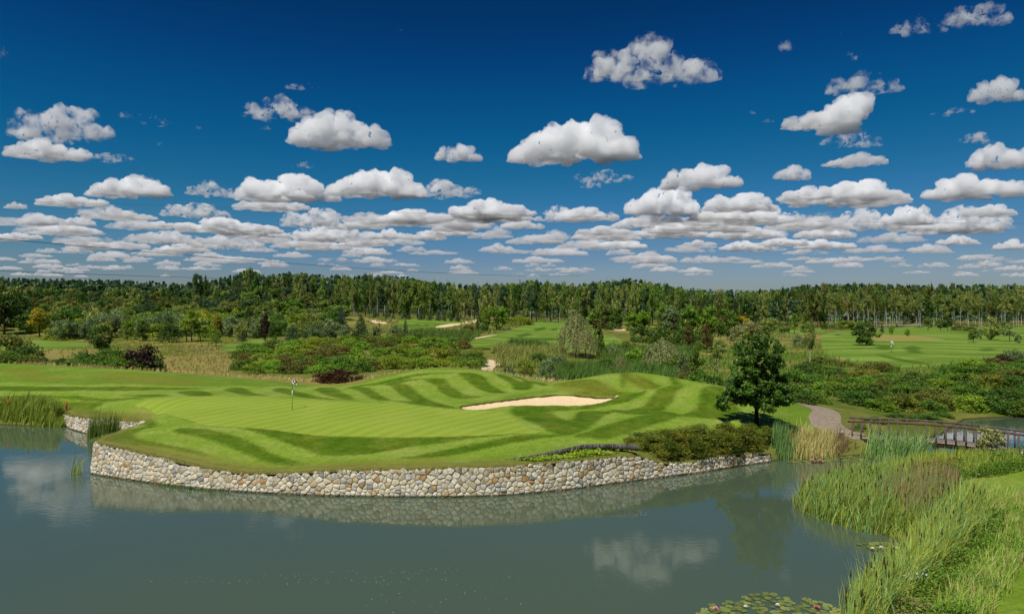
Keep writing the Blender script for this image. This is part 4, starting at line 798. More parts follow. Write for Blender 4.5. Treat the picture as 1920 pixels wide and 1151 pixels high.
for px, top, w, k, lab in [(371,511,22,'round','tall dark oak standing out above the wood at the left, round-headed'),(386,517,14,'oval','dark tree right beside the round-headed oak above the wood'),(470,502,24,'oval','tallest dark tree above the wood, above the bright green round trees'),(458,512,18,'oval','dark tree left of the tallest one above the wood'),(541,509,16,'scots','dark pine tip right of the tallest tree above the wood'),(975,524,10,'pine','dark spruce tip, left of four above the wood behind the sandy rise'),(1005,524,14,'scots','dark pine tip, second of four above the wood behind the sandy rise'),(1028,525,16,'scots','dark pine tip, third of four above the wood behind the sandy rise'),(1210,524,7,'pine','thin spruce tip above the wood behind the rounded bright trees'),(1445,540,9,'pine','thin spruce tip above the wood behind the lone maple'),(940,530,12,'scots','dark pine tip, lowest of four above the wood behind the sandy rise')]:
    tree(px, 345, top, w, k, 'dk' if k != 'pine' else 'co', lab, clear=.3)
# white birch stems in front of the right-hand wood
for i in range(46):
    px = rnd.uniform(1545, 1925) if i > 6 else [1556,1560,1565,1571,1600,1608,1690][i]
    lab = f'white-stemmed birch at the very edge of the wood {sec(px)}'
    tree(px, 288*(1+rnd.uniform(-.02, .03)), skyl(px)+rnd.uniform(14, 34), 0, 'scots', rnd.choice(['bi','fo','bi','or' if i % 9 == 0 else 'ol']), lab, name='birch_tree', group=lab, trunk='birch', clear=.55, wm=3.6)
for i in range(22):
    px = rnd.uniform(640, 1260); lab = f'pale-stemmed slender birch at the wood edge {sec(px)}'
    tree(px, 284*(1+rnd.uniform(-.02, .03)), skyl(px)+rnd.uniform(6, 20), 0, 'scots', rnd.choice(['bi','fo']), lab, name='birch_tree', group=lab, trunk='birch', clear=.5, wm=3.4)
# pale rail fence along the foot of the birch wood
xs = [((px-960)/K*292, 292) for px in np.arange(1590, 1742, 6)]; fr = thing('rail_fence', 'pale low rail fence at the foot of the birch wood on the right', 'fence', (*xs[0], float(hz(*xs[0]))))
FW = plain('grey fence wood', (.42,.42,.42), .8, .1); o0 = np.array([*xs[0], float(hz(*xs[0]))])
pm = mesh_np('post', *box((0,0,.6), (.14,.14,1.2)), mats=[FW])
for x, y in xs: obj('post', pm, fr, (x-o0[0], y-o0[1], float(hz(x, y))-o0[2]))
for zz in (.55, 1.05):
    V, F = tube([(x-o0[0], y-.1-o0[1], float(hz(x, y))+zz-o0[2]) for x, y in xs], .07, 4); obj('rail', mesh_np('rail', V, F, mats=[FW]), fr)
# ------------------------------------------------------------------ reeds, tall grasses, weeds
def scatter(poly, n, dens=None):
    poly = np.asarray(poly, float); lo, hi = poly.min(0), poly.max(0); p = rng.uniform(lo, hi, (int(n*(hi-lo).prod()/max(1, abs(area(poly)))), 2)); return p[sd_poly(p[:, 0], p[:, 1], poly) < 0]
def area(p): return .5*np.sum(p[:, 0]*np.roll(p[:, 1], -1)-p[:, 1]*np.roll(p[:, 0], -1))
def px_poly(pts): return np.array([((px-960)/K*Y, Y) for px, Y in pts])
def grass(name, polys, n, h, width, lean, col, label, cat='reeds', clump=0, seg=3, keep=None, kind='stuff', hvar=.3, bend=.35):
    Vs, Fs, Ts, m = [], [], [], 0
    if not isinstance(polys, list): polys = [polys]
    for poly in polys:
        p = scatter(poly, n/len(polys))
        if clump: p = np.repeat(p[::clump], clump, 0)+rng.normal(0, .16 if h > .8 else .06, (len(p[::clump])*clump, 2))
        if keep is not None: p = p[keep(p)]
        if not len(p): continue
        hh = h*np.clip(1+rng.normal(0, hvar, len(p)), .4, 1.7); V, F, T = blades(p, np.maximum(hz(p[:, 0], p[:, 1])-.03, -.15), hh, width*rng.uniform(.7, 1.3, len(p)), lean, seg, bend)
        Vs.append(V); Fs.append(F+m); Ts.append(T); m += len(V)
    o = obj(name, mesh_np(name, np.concatenate(Vs), np.concatenate(Fs), np.concatenate(Ts), mats=[FM[col]])); return tag(o, label, cat, kind=kind)
def pond_d(p): return sd_poly(p[:, 0], p[:, 1], POND)
TIP = np.array([wat(1492,950),wat(1502,962),wat(1545,976),wat(1605,994),wat(1665,1006),wat(1714,1010),wat(1724,1050),wat(1690,1082),(16,27.5),(18.5,28.5),(20.5,30.5),(22.3,33.2),(22.2,36),(22.6,38.6),(19.8,40.9),wat(1560,907),wat(1505,934)])
ROOT = np.array([wat(1724,1052),wat(1675,1082),wat(1620,1112),wat(1588,1151),(10.4,21.2),(11.6,21.6),(13.4,23.4),(15.4,25.2),(17.6,27.2),(19.8,29.2),(22,31.5),(22.4,33),(21,33)])
UPSH = np.array([wat(1640,890),wat(1740,874),(27.6,45.4),(30.5,44.0),(32,43.2),(31.5,41.6),(28.5,39.8),(25.5,38.5),(22.5,39),(20,41)])
grass('reeds', [TIP], 9500, 1.05, .05, .34, 'rs', 'yellow-green reeds covering the tip of the right bank', clump=5)
grass('reeds', [TIP, ROOT], 5200, 1.15, .045, .26, 'rb', 'blue-green cattail leaves standing among the right bank reeds', clump=6)
grass('reeds', [ROOT], 4200, 1.2, .045, .3, 'rs', 'tall green reeds at the foot of the right bank, bottom right', clump=5)
grass('dead_reeds', [TIP, ROOT], 3600, .8, .04, .35, 'ry', 'straw-coloured dead leaves low among the right bank reeds', clump=4)
grass('reeds', [UPSH], 4200, .62, .04, .16, 'rs', 'short reeds along the upper shore below the bridge', clump=5)
PLUME = np.array([(18.5,31),(21.8,33.4),(23.4,36.2),(22.8,37.6),(20,36),(18,33.5)])
grass('plume_grass', [PLUME], 1900, 1.3, .035, .12, 'rp', 'reddish brown seed plumes at the back of the right bank reeds', 'grass', 4)
grass('plume_grass', [np.array([(16.6,39.2),(18.6,38.4),(21,39.4),(19.5,40.8),(17.6,41)])], 650, .95, .03, .15, 'rp', 'reddish seed plumes on the far side of the reed tip', 'grass', 4)
EDGE = np.array([(23.6,36.2),(25.2,33.6),(24.6,30.6),(21.8,27.6),(18.8,25.2),(16.6,22.9),(14.4,20.9),(13.4,21.8),(16,24.2),(18.4,26.4),(21,29),(22.6,31.5),(22.8,34)])
grass('tall_grass', [EDGE], 1700, .6, .03, .35, 'ry', 'pale tall grass between the reeds and the mown strip on the right', 'grass', 5)
grass('tall_grass', [EDGE], 4600, .6, .035, .3, 'rs', 'green tall grass along the mown strip on the right', 'grass', 5)
def weeds(name, poly, n, h, size, col, label, jit=.8):
    p = scatter(poly, n); z = hz(p[:, 0], p[:, 1]); b = np.array([noise.noise((x*.9, y*.9, 4.)) for x, y in p]); hh = h*np.clip(.7+b, .2, 1.3)
    C = np.column_stack([p, z+hh*rng.random(len(p))**.6]); V, F = leaf_quads(C, np.tile([0, -.3, 1.], (len(p), 1)), np.full(len(p), size), .5, jit)
    return tag(obj(name, mesh_np(name, V, F, np.repeat(rng.random(len(p)), 4), mats=[FM[col]])), label, 'weeds', kind='stuff')
weeds('weeds', np.array([(31.5,44),(34,44),(33,41.5),(27.5,38.2),(24.6,37.4),(23.2,38.8),(26.5,40.5),(29.5,42)]), 9000, .75, .06, 'we', 'low leafy green weeds along the upper edge of the right mown strip')
weeds('yellow_weeds', np.array([(22.6,38.4),(26.6,40.3),(26,41.4),(23,40.4),(21.8,39.4)]), 3000, .85, .05, 'or', 'golden yellow flowering weeds at the neck of the reed bank')
weeds('weeds', np.array([(11.2,21.5),(13,20.2),(14.6,21.2),(18.8,25.2),(21.6,27.6),(23.8,31),(22.6,32.4),(19.6,29.6),(16.6,26.8),(13.8,24)]), 15000, .6, .05, 'we', 'leafy green weeds along the mown edge, bottom right corner')
weeds('reddish_weeds', np.array([(11.2,22.4),(12.4,21.2),(13.6,22),(14,23),(12.8,23.6)]), 1800, .55, .04, 'rp', 'reddish brown weeds at the bottom of the picture')
p = scatter(np.array([(13.2,23.4),(14.6,23.8),(14.8,24.8),(13.6,24.6)]), 90); C = np.column_stack([p, hz(p[:, 0], p[:, 1])+rng.uniform(.5, .75, len(p))]); V, F = leaf_quads(C, np.tile([0, -.4, 1.], (len(C), 1)), np.full(len(C), .035), .9, .4)
tag(obj('asters', mesh_np('asters', V, F, mats=[plain('pale lilac petals', (.62,.60,.72), .7)])), 'small pale lilac flowers among the bottom right weeds', 'flowers', kind='stuff')
# brown cattail heads
Vs = []
for poly, n in ((TIP, 75), (ROOT, 60)):
    for x, y in scatter(poly, n):
        z = float(hz(x, y)); h = rnd.uniform(.95, 1.3); a, b = rnd.gauss(0, .06), rnd.gauss(.02, .06)
        Vs.append(tube([(x, y, max(z, -.2)), (x+a*.6, y+b*.6, z+h*.8), (x+a, y+b, z+h)], [.006,.006,.005], 3, False)); Vs.append(tube([(x+a*.85, y+b*.85, z+h-.02), (x+a*.95, y+b*.95, z+h+.19)], .022, 5))
V, F = join(Vs); tag(obj('cattails', mesh_np('cattails', V, F, mats=[plain('cattail brown', (.075,.04,.022), .95, .05)])), 'brown cattail heads scattered through the right bank reeds', 'cattails', kind='stuff')
# clump by the bridge, left shore, inlet clump, right end of the wall
grass('reed_clump', np.array([wat(1618,856),wat(1655,863),wat(1700,867),wat(1738,867),wat(1735,861),wat(1690,857),wat(1650,852)]), 1000, 1.75, .06, .3, 'rb', 'tall fresh reed clump standing in the water in front of the bridge', clump=7, kind='thing')
grass('reeds', np.array([wat(-60,790),wat(60,799),wat(114,801),wat(118,794),(-41.8,62.8),(-55,63.8),(-65,64)]), 4200, .95, .06, .3, 'rs', 'yellow-green reeds along the far left shore', clump=5)
grass('reed_clump', np.array([(-34.6,55.9),(-33.6,54.6),(-32,54.2),(-31.6,55),(-33.2,55.6)]), 420, 1.9, .05, .1, 'rt', 'dark rush clump standing against the short inlet wall', clump=6, kind='thing')
grass('reed_clump', np.array([wat(1448,862),wat(1472,864),wat(1490,860),(19.8,49),(18.4,48.6)]), 420, 1.3, .045, .12, 'rb', 'blue-green reeds at the right end of the stone wall', clump=6, kind='thing')
grass('reed_clump', np.array([wat(1488,862),wat(1560,858),wat(1570,850),(22.5,49.8),(19.9,49.4)]), 1100, .95, .045, .2, 'ry', 'yellowing grass clump between the wall end and the water lilies', clump=5, kind='thing')
grass('reed_clump', np.array([wat(1560,858),wat(1612,852),(24.2,50),(22.8,50)]), 260, .8, .05, .2, 'rp', 'low brownish grass clump left of the bridge foot', clump=5, kind='thing')
grass('reed_clump', np.array([(-17.3,39.6),(-16.1,38.75),(-16,38.5),(-17.6,39.3),(-20.9,40.5),(-21,40.9)])-np.array([0, .35]), 160, .5, .03, .2, 'rt', 'thin dark water grass at the foot of the stone wall', kind='thing')
grass('reed_clump', np.array([(-27.6,43.6),(-27.1,43),(-27.5,42.6),(-28.1,43.4)]), 90, 1.3, .035, .3, 'rs', 'few loose reeds at the left corner of the stone wall', kind='thing')
grass('reed_clump', np.array([wat(1750,873),wat(1700,882),wat(1650,892),wat(1690,876)]), 380, .95, .05, .16, 'rb', 'sparse blue-green reeds standing in the channel below the bridge', clump=6, kind='thing')
# reeds and tall grass of the middle ground
grass('marsh_reeds', px_poly([(1032,90),(1272,88),(1278,108),(1100,112),(1036,104)]), 9000, 1.45, .09, .22, 'rt', 'dark green reed bed behind the dip between the mounds', clump=4, seg=2)
grass('marsh_reeds', px_poly([(930,108),(1062,108),(1062,134),(925,134)]), 5000, 1.1, .10, .25, 'mg', 'yellow-green marsh grass left of the weeping willow', clump=4, seg=2)
grass('marsh_reeds', px_poly([(945,136),(1010,130),(1040,140),(960,148)]), 1800, 1.2, .12, .16, 'rt', 'blue-green reed patch at the edge of the centre fairway', clump=4, seg=2)
grass('marsh_reeds', px_poly([(1120,118),(1300,112),(1310,150),(1140,152)]), 6500, 1.2, .11, .22, 'rt', 'blue-green reed bed right of the weeping willow', clump=4, seg=2)
grass('marsh_reeds', px_poly([(755,150),(880,150),(900,176),(770,180)]), 5200, 1.4, .14, .16, 'rt', 'blue-green reed bed in front of the far green', clump=4, seg=2)
def unmown(p):
    ok = np.ones(len(p), bool)
    for q in FARP+[MOWN, MOWN2]: ok &= sd_poly(p[:, 0], p[:, 1], q) > .3
    return ok & (np.array([noise.noise((x*.07, y*.07, 2.)) for x, y in p]) > -.35)
grass('meadow_grass', px_poly([(-60,95),(440,92),(450,170),(620,178),(620,205),(-60,205)]), 15000, .5, .09, .45, 'yg', 'rough tall meadow grass on the left', 'grass', 5, 2, unmown)
grass('straw_grass', px_poly([(300,97),(432,95),(440,140),(330,160)]), 2200, .45, .08, .45, 'st', 'ripe straw-coloured grass left of the shrub bank', 'grass', 5, 2, unmown)
grass('straw_grass', STRIP, 5200, .42, .05, .3, 'st', 'dry straw grass fringing the far edge of the mown ridge and mounds', 'grass', 5, 2, unmown)
grass('meadow_grass', px_poly([(690,150),(1000,140),(1000,300),(690,255)]), 5000, .9, .2, .3, 'mg', 'rough grass around the far green and the sandy rise', 'grass', 5, 2, unmown)
grass('meadow_grass', px_poly([(1380,62),(1560,64),(2000,66),(2000,118),(1480,150),(1300,150),(1290,76)]), 14000, .8, .1, .3, 'we', 'rank green grass between the shrubs of the right slope', 'grass', 5, 2, unmown)
grass('meadow_grass', px_poly([(1300,150),(1520,140),(1540,290),(1300,280)]), 4000, .9, .2, .3, 'mg', 'rough grass behind the lone maple', 'grass', 5, 2, unmown)
# unmown fringe on the lip of the walls
Vs = []
for line, n in ((WB, 5200), (WL, 1200)):
    L = np.array(line); dd = np.r_[0, np.cumsum(np.linalg.norm(np.diff(L[:, :2], axis=0), axis=1))]; s = rng.uniform(0, dd[-1], n); t = np.stack([np.interp(s, dd, L[:, c]) for c in range(3)], 1); s2 = np.clip(s+.2, 0, dd[-1]); q = np.stack([np.interp(s2, dd, L[:, c])-t[:, c] for c in range(2)], 1); q /= np.linalg.norm(q, axis=1)[:, None]+1e-6
    off = rng.uniform(-.14, .5, n); Vs.append(np.column_stack([t[:, :2]+np.stack([-q[:, 1], q[:, 0]], 1)*off[:, None], t[:, 2]+.03]))
p = np.concatenate(Vs); V, F, T = blades(p[:, :2], p[:, 2], rng.uniform(.05, .16, len(p)), .03, .7, 2)
tag(obj('fringe_grass', mesh_np('fringe_grass', V, F, T, mats=[FM['mg']])), 'dry grass fringe hanging over the top of the stone walls', 'grass', kind='stuff')
# ------------------------------------------------------------------ water lilies
PADM = foliage('lily pads', (.10,.15,.03), (.34,.36,.10), .1, .5, .35, .5)
def pad_mesh(seed):
    r = random.Random(seed); n = 16; V = [(0,0,.012)]; 
    for i in range(n+1):
        a = .18+(6.283-.36)*i/n; q = 1+r.gauss(0, .02); V.append((q*math.cos(a), q*math.sin(a), .02+r.uniform(0, .05)))
    return mesh_np('lily_pad', np.array(V), np.array([(0, i, i+1) for i in range(1, n+1)]), np.r_[.3, np.full(n+1, r.uniform(.1, .9))], mats=[PADM])
PADS = [pad_mesh(i) for i in range(9)]
def pads(poly, n, r0, r1, label, grp):
    placed = []
    for x, y in scatter(np.array([wat(*q) for q in poly]), n*3):
        r = rnd.uniform(r0, r1)
        if any((x-a)**2+(y-b)**2 < ((r+c)*.72)**2 for a, b, c in placed): continue
        placed.append((x, y, r)); o = obj('lily_pad', rnd.choice(PADS)); o.location = (x, y, rnd.uniform(.008, .03)); o.scale = (r, r, r); o.rotation_euler = (rnd.gauss(0, .05), rnd.gauss(0, .05), rnd.uniform(0, 6.28)); tag(o, label, 'lily pad', grp)
        if len(placed) >= n: break
pads([(1304,1150),(1332,1134),(1362,1130),(1392,1116),(1432,1112),(1482,1121),(1540,1127),(1572,1142),(1562,1172),(1304,1172)], 130, .10, .18, 'olive-green lily pad in the patch at the bottom edge of the photo', 'lily pads at the bottom edge')
pads([(1606,1020),(1650,1016),(1706,1018),(1712,1034),(1690,1044),(1655,1036),(1628,1030)], 48, .12, .2, 'yellow-green lily pad in the patch beside the right bank reeds', 'lily pads beside the right bank reeds')
pads([(1470,865),(1500,857),(1560,852),(1612,850),(1650,858),(1600,864),(1545,867),(1500,870)], 90, .15, .26, 'green lily pad in the far patch between the wall and the bridge', 'lily pads between the wall and the bridge')
pads([(1688,868),(1720,864),(1752,866),(1742,872),(1700,873)], 22, .14, .24, 'green lily pad in the small patch in front of the bridge', 'lily pads in front of the bridge')
def flower(px, py, m, r, label):
    x, y = wat(px, py); root = thing('water_lily', label, 'water lily', (x, y, .03)); V = []; F = []
    for ring, (n, tilt) in enumerate(((9, .35), (7, .8), (5, 1.2))):
        for i in range(n):
            a = 6.283*i/n+ring*.3; d = np.array([math.cos(a)*math.cos(tilt), math.sin(a)*math.cos(tilt), math.sin(tilt)]); s = np.array([-math.sin(a), math.cos(a), 0])*.28*r; k = len(V)
            V += [d*.1*r, d*.6*r+s, d*r, d*.6*r-s]; F.append((k, k+1, k+2, k+3))
    obj('petals', mesh_np('petals', np.array(V), np.array(F), mats=[m]), root); Vh, Fh = tube([(0,0,.2*r),(0,0,.5*r)], r*.18, 6); obj('flower_heart', mesh_np('flower_heart', Vh, Fh, mats=[plain('stamens', (.7,.5,.05))]), root)
PK = plain('pink petals', (.72,.30,.40), .6); WH = plain('white petals', (.85,.84,.80), .6); RD = plain('crimson petals', (.50,.05,.09), .6)
for a in [(1342,1144,PK,.13,'pink water lily at the left end of the bottom lily pads'),(1531,1142,RD,.11,'crimson water lily among the bottom lily pads'),(1523,866,PK,.2,'pink water lily, left of two by the far lily pads'),(1538,866.5,PK,.22,'pink water lily, right of two by the far lily pads'),(1636,1030,WH,.10,'white water lily at the left tip of the middle lily pads'),(1652,1028,WH,.10,'white water lily in the middle of the middle lily pads'),(1681,1030,WH,.10,'white water lily near the reeds in the middle lily pads'),(1574,849,WH,.16,'white water lily in the far lily patch'),(1712,869,WH,.14,'white water lily in the small patch, left of two before the bridge'),(1725,869,WH,.14,'white water lily in the small patch, right of two before the bridge'),(1458,1136,WH,.09,'white water lily in the middle of the bottom lily pads'),(1398,1139,WH,.08,'small white water lily left in the bottom lily pads')]: flower(*a)
# stubs in the water along the wall
SM = plain('wet brown wood', (.14,.10,.07), .8, .2); r = random.Random(4)
sx_ = [(105,462),(215,455),(342,442),(415,435),(522,425),(670,408),(795,397),(875,385),(992,375),(1085,362),(1180,345),(1275,330),(1325,317),(1390,307),(1480,291),(1540,289),(1660,270),(1725,258),(1785,249),(1850,236)]
for i, (a, b) in enumerate(sx_):
    x, y = wat(980+a/5.333, 840+b/5.333); V, F = tube([(0,0,-.4),(0,0,.05),(.01,0,.075+.03*r.random())], [.085,.08,.05], 8); o = obj('wooden_stub', mesh_np('wooden_stub', V, F, smooth=True, mats=[SM]), loc=(x, y, 0)); o.rotation_euler = (r.gauss(0, .05), r.gauss(0, .05), 0)
    tag(o, f'brown wooden stub showing above the water below the wall, {["first","second","third","fourth","fifth","sixth","seventh","eighth","ninth","tenth","eleventh","twelfth","thirteenth","fourteenth","fifteenth","sixteenth","seventeenth","eighteenth","nineteenth","last"][i]} from the left', 'stub', 'stubs along the stone wall')
p = np.vstack([scatter(np.array([wat(*q) for q in ((800,1062),(1000,1075),(1000,1140),(700,1151),(640,1085))]), 60), scatter(np.array([wat(*q) for q in ((230,1092),(380,1082),(700,1066),(860,1064),(860,1090),(500,1096))]), 110), scatter(np.array([wat(*q) for q in ((1168,958),(1212,957),(1212,967),(1172,968))]), 40)])
V, F = leaf_quads(np.column_stack([p, np.full(len(p), .008)]), np.tile([0, 0, 1.], (len(p), 1)), np.full(len(p), .035), .5, .02); tag(obj('water_specks', mesh_np('water_specks', V, F, mats=[plain('pale flecks', (.26,.28,.25), .8)])), 'pale specks on the near water', 'specks', kind='stuff')  # tiny pale quads scattered just above the water surface
# ------------------------------------------------------------------ bridge
BW = plain('weathered bridge wood', (.085,.06,.05), .85, .15, 4, (.17,.13,.11), (1,1,.3)); BR_ = plain('reddish rail wood', (.12,.05,.035), .75, .2, 3, (.10,.06,.05)); BD = plain('deck planks', (.20,.15,.125), .9, .1, 3, (.33,.27,.23)); BK_ = plain('dark beam', (.03,.025,.022), .9, .1)  # beams and piles share one near-black tone
A0 = np.array([25.0, 50.3]); A1 = np.array([34.2, 45.0]); dv = A1-A0; LN = float(np.linalg.norm(dv)); dv /= LN; nv = np.array([-dv[1], dv[0]]); BWD = 1.9; ang = math.atan2(dv[1], dv[0])
br = thing('foot_bridge', 'arched wooden footbridge with post railings between the paved path and the right bank', 'bridge', (*A0, .95))
def bz(s): return 0.02+.22*math.sin(math.pi*s/LN)-.08*s/LN
def bp(s, off, z): q = dv*s+nv*off; return (q[0], q[1], bz(s)+z)
parts = [box(bp(s, BWD/2, -.03), (.135, BWD+.1, .05), ang) for s in np.arange(.07, LN, .15)]; V, F = join(parts); obj('deck', mesh_np('deck', V, F, mats=[BD]), br)
for off in (.08, BWD-.08):
    V, F = tube([bp(s, off, -.2) for s in np.linspace(0, LN, 14)], .16, 4); obj('beam', mesh_np('beam', V, F, mats=[BK_]), br)
pm = mesh_np('post', *box((0,0,0), (.1,.1,1.4)), mats=[BW])
for off in (-.02, BWD+.02):
    for s in np.linspace(.06, LN-.06, 19):
        o = obj('post', pm, br, bp(s, off, .47)); o.rotation_euler = (rnd.gauss(0, .012), rnd.gauss(0, .012), ang)
    pts = [bp(s, off, 1.19) for s in np.linspace(-.25, LN+.2, 22)]; V, F = tube(pts, .075, 6); obj('handrail', mesh_np('handrail', V, F, mats=[BR_ if off < 0 else BW]), br)
for s in (.4, LN*.5, LN-.5):
    for off in (.15, BWD-.15): V, F = tube([bp(s, off, -.15), bp(s, off, -2.6)], .12, 7); obj('pile', mesh_np('pile', V, F, mats=[BK_]), br)
# ------------------------------------------------------------------ flags, stakes, signs
WHT = plain('white paint', (.80,.80,.78), .4, .4); NAV = plain('navy cloth', (.012,.018,.07), .8, .1); GRY = plain('dark grey paint', (.05,.05,.055), .5, .3); FLW = plain('white cloth', (.78,.78,.76), .8, .1)
def flagstick(px, py, hgt, rad, bands, label, fs, navy):
    x, y = at(px, py); z = float(hz(x, y)); root = thing('flagstick', label, 'golf flag', (x, y, z))
    for i, (a, b, m) in enumerate(bands):
        V, F = tube([(0,0,a*hgt),(0,0,b*hgt)], rad*(1 if m is WHT else .8), 8); obj('pole_section', mesh_np('pole_section', V, F, smooth=False, mats=[m]), root)
    nx_, nz_ = 12, 8; V = []; F = []; mi = []
    for j in range(nz_+1):
        for i in range(nx_+1):
            u, v = i/nx_, j/nz_; V.append((rad+fs*u*(.8-.15*v), .06*fs*math.sin(u*8+v*2)*u*2.2, hgt-.03-fs*.85*v-.22*fs*u*u))
    for j in range(nz_):
        for i in range(nx_): F.append((j*(nx_+1)+i, j*(nx_+1)+i+1, (j+1)*(nx_+1)+i+1, (j+1)*(nx_+1)+i)); mi.append(((i//4)+(j//3)) % 2)
    obj('flag', mesh_np('flag', np.array(V), np.array(F), mats=[navy, FLW], midx=mi, smooth=True), root)
    V, F = tube([(0,0,.028),(0,0,.034)], .07 if rad < .04 else .06, 14); obj('hole_cup', mesh_np('hole_cup', V, F, mats=[GRY]), root)
flagstick(548, 768, 2.3, .026, [(0,.38,plain('olive cane', (.10,.12,.02), .6)),(.38,.66,WHT),(.66,.84,GRY),(.84,1.0,WHT)], 'flagstick with a navy and white checkered flag on the near putting green', .42, NAV)
flagstick(1671, 661, 2.2, .045, [(0,.35,GRY),(.35,.62,WHT),(.62,.72,GRY),(.72,1,WHT)], 'white flagstick with a pale checkered flag on the far right green', .6, plain('pale blue cloth', (.25,.33,.5), .8))
RED = plain('red paint', (.45,.035,.015), .6, .3)
for px, py, lab in ((15.5,764,'red hazard stake at the left edge behind the shore reeds'),(124.5,769,'red hazard stake above the short inlet wall')):
    x, y = at(px, py); V, F = join([box((0,0,.36), (.11,.11,.8)), box((0,0,.79), (.07,.07,.06))]); tag(obj('hazard_stake', mesh_np('hazard_stake', V, F, mats=[RED]), loc=(x, y, float(hz(x, y)))), lab, 'stake')
def sign(px, py, w, h, face, lab, leg=.12):
    x, y = at(px, py); r = thing('course_sign', lab, 'sign', (x, y, float(hz(x, y))-.02), math.atan2(-x, y)*.6)
    V, F = box((0,0,leg+h/2), (w,.07,h)); obj('board', mesh_np('board', V, F, mats=[WHT]), r)
    for sx2 in (-1, 1): V, F = box((sx2*w*.36,0,leg/2), (.05,.05,leg+.04)); obj('leg', mesh_np('leg', V, F, mats=[GRY]), r)
    parts = [box((a*w,-.04,leg+b*h), (c*w,.012,d*h)) for a, b, c, d in face]; V, F = join(parts); obj('sign_marking', mesh_np('sign_marking', V, F, mats=[NAV if w < .3 else GRY]), r)
sign(1577, 817, .36, .26, [(-.22,.6,.3,.28),(.22,.6,.3,.28),(0,.18,.8,.1)], 'small white sign board beside the paved path at the bridge')
sign(1904, 860, .26, .2, [(0,.7,.8,.2)], 'small white marker board at the right edge, left of two', .08); sign(1913, 858, .24, .34, [(0,.55,.5,.5),(0,.15,.7,.08)], 'white marker board with a dark blue panel at the right edge', .08)
# boulders at the end of the inlet wall
for i, (dx, dy, s) in enumerate(((-30.4,54.1,.42),(-29.7,53.8,.5),(-29.1,53.5,.36),(-28.8,53.2,.3))):
    bm = bmesh.new(); bmesh.ops.create_icosphere(bm, subdivisions=3, radius=s)
    for v in bm.verts: v.co *= 1+.28*noise.noise(v.co*2.2/s*.5+Vector((i*5, 0, 0))); v.co.z *= .75
    me = bpy.data.meshes.new('boulder'); bm.to_mesh(me); bm.free(); attr(me, 'tint', np.full(len(me.vertices), (.1,.3,.62,.5)[i])); me.materials.append(STONE); me.shade_smooth()
    tag(obj('boulder', me, loc=(dx, dy, float(hz(dx, dy))+s*.25)), f'pale boulder at the end of the inlet wall, {ordinal(i)} from the rush clump', 'boulder', 'boulders at the inlet')
# ------------------------------------------------------------------ power lines
WM = plain('dark cable', (.02,.02,.022), .6)
def wire(a, b, sag, rad, lab, n=40):
    a = np.array(a, float); b = np.array(b, float); t = np.linspace(0, 1, n); p = a+(b-a)*t[:, None]; p[:, 2] -= 4*sag*t*(1-t); V, F = tube(p, rad, 4); tag(obj('power_line', mesh_np('power_line', V, F, mats=[WM])), lab, 'cable', 'power lines')
wire((-112,75,23.5), (40,386,29), 3.2, .05, 'long dark power cable slanting down across the sky from the left edge')
wire((-226,120,23.5), (-60,460,29), 2.5, .07, 'short dark power cable low over the wood at the far left')
wire((-100,98,27), (170,98,22.5), 1.6, .012, 'faint thin cable crossing the sky above the right-hand wood')
wire((60,250,17.6), (330,262,16.0), 1.2, .035, 'dark cable running just below the tree tops of the right-hand wood')
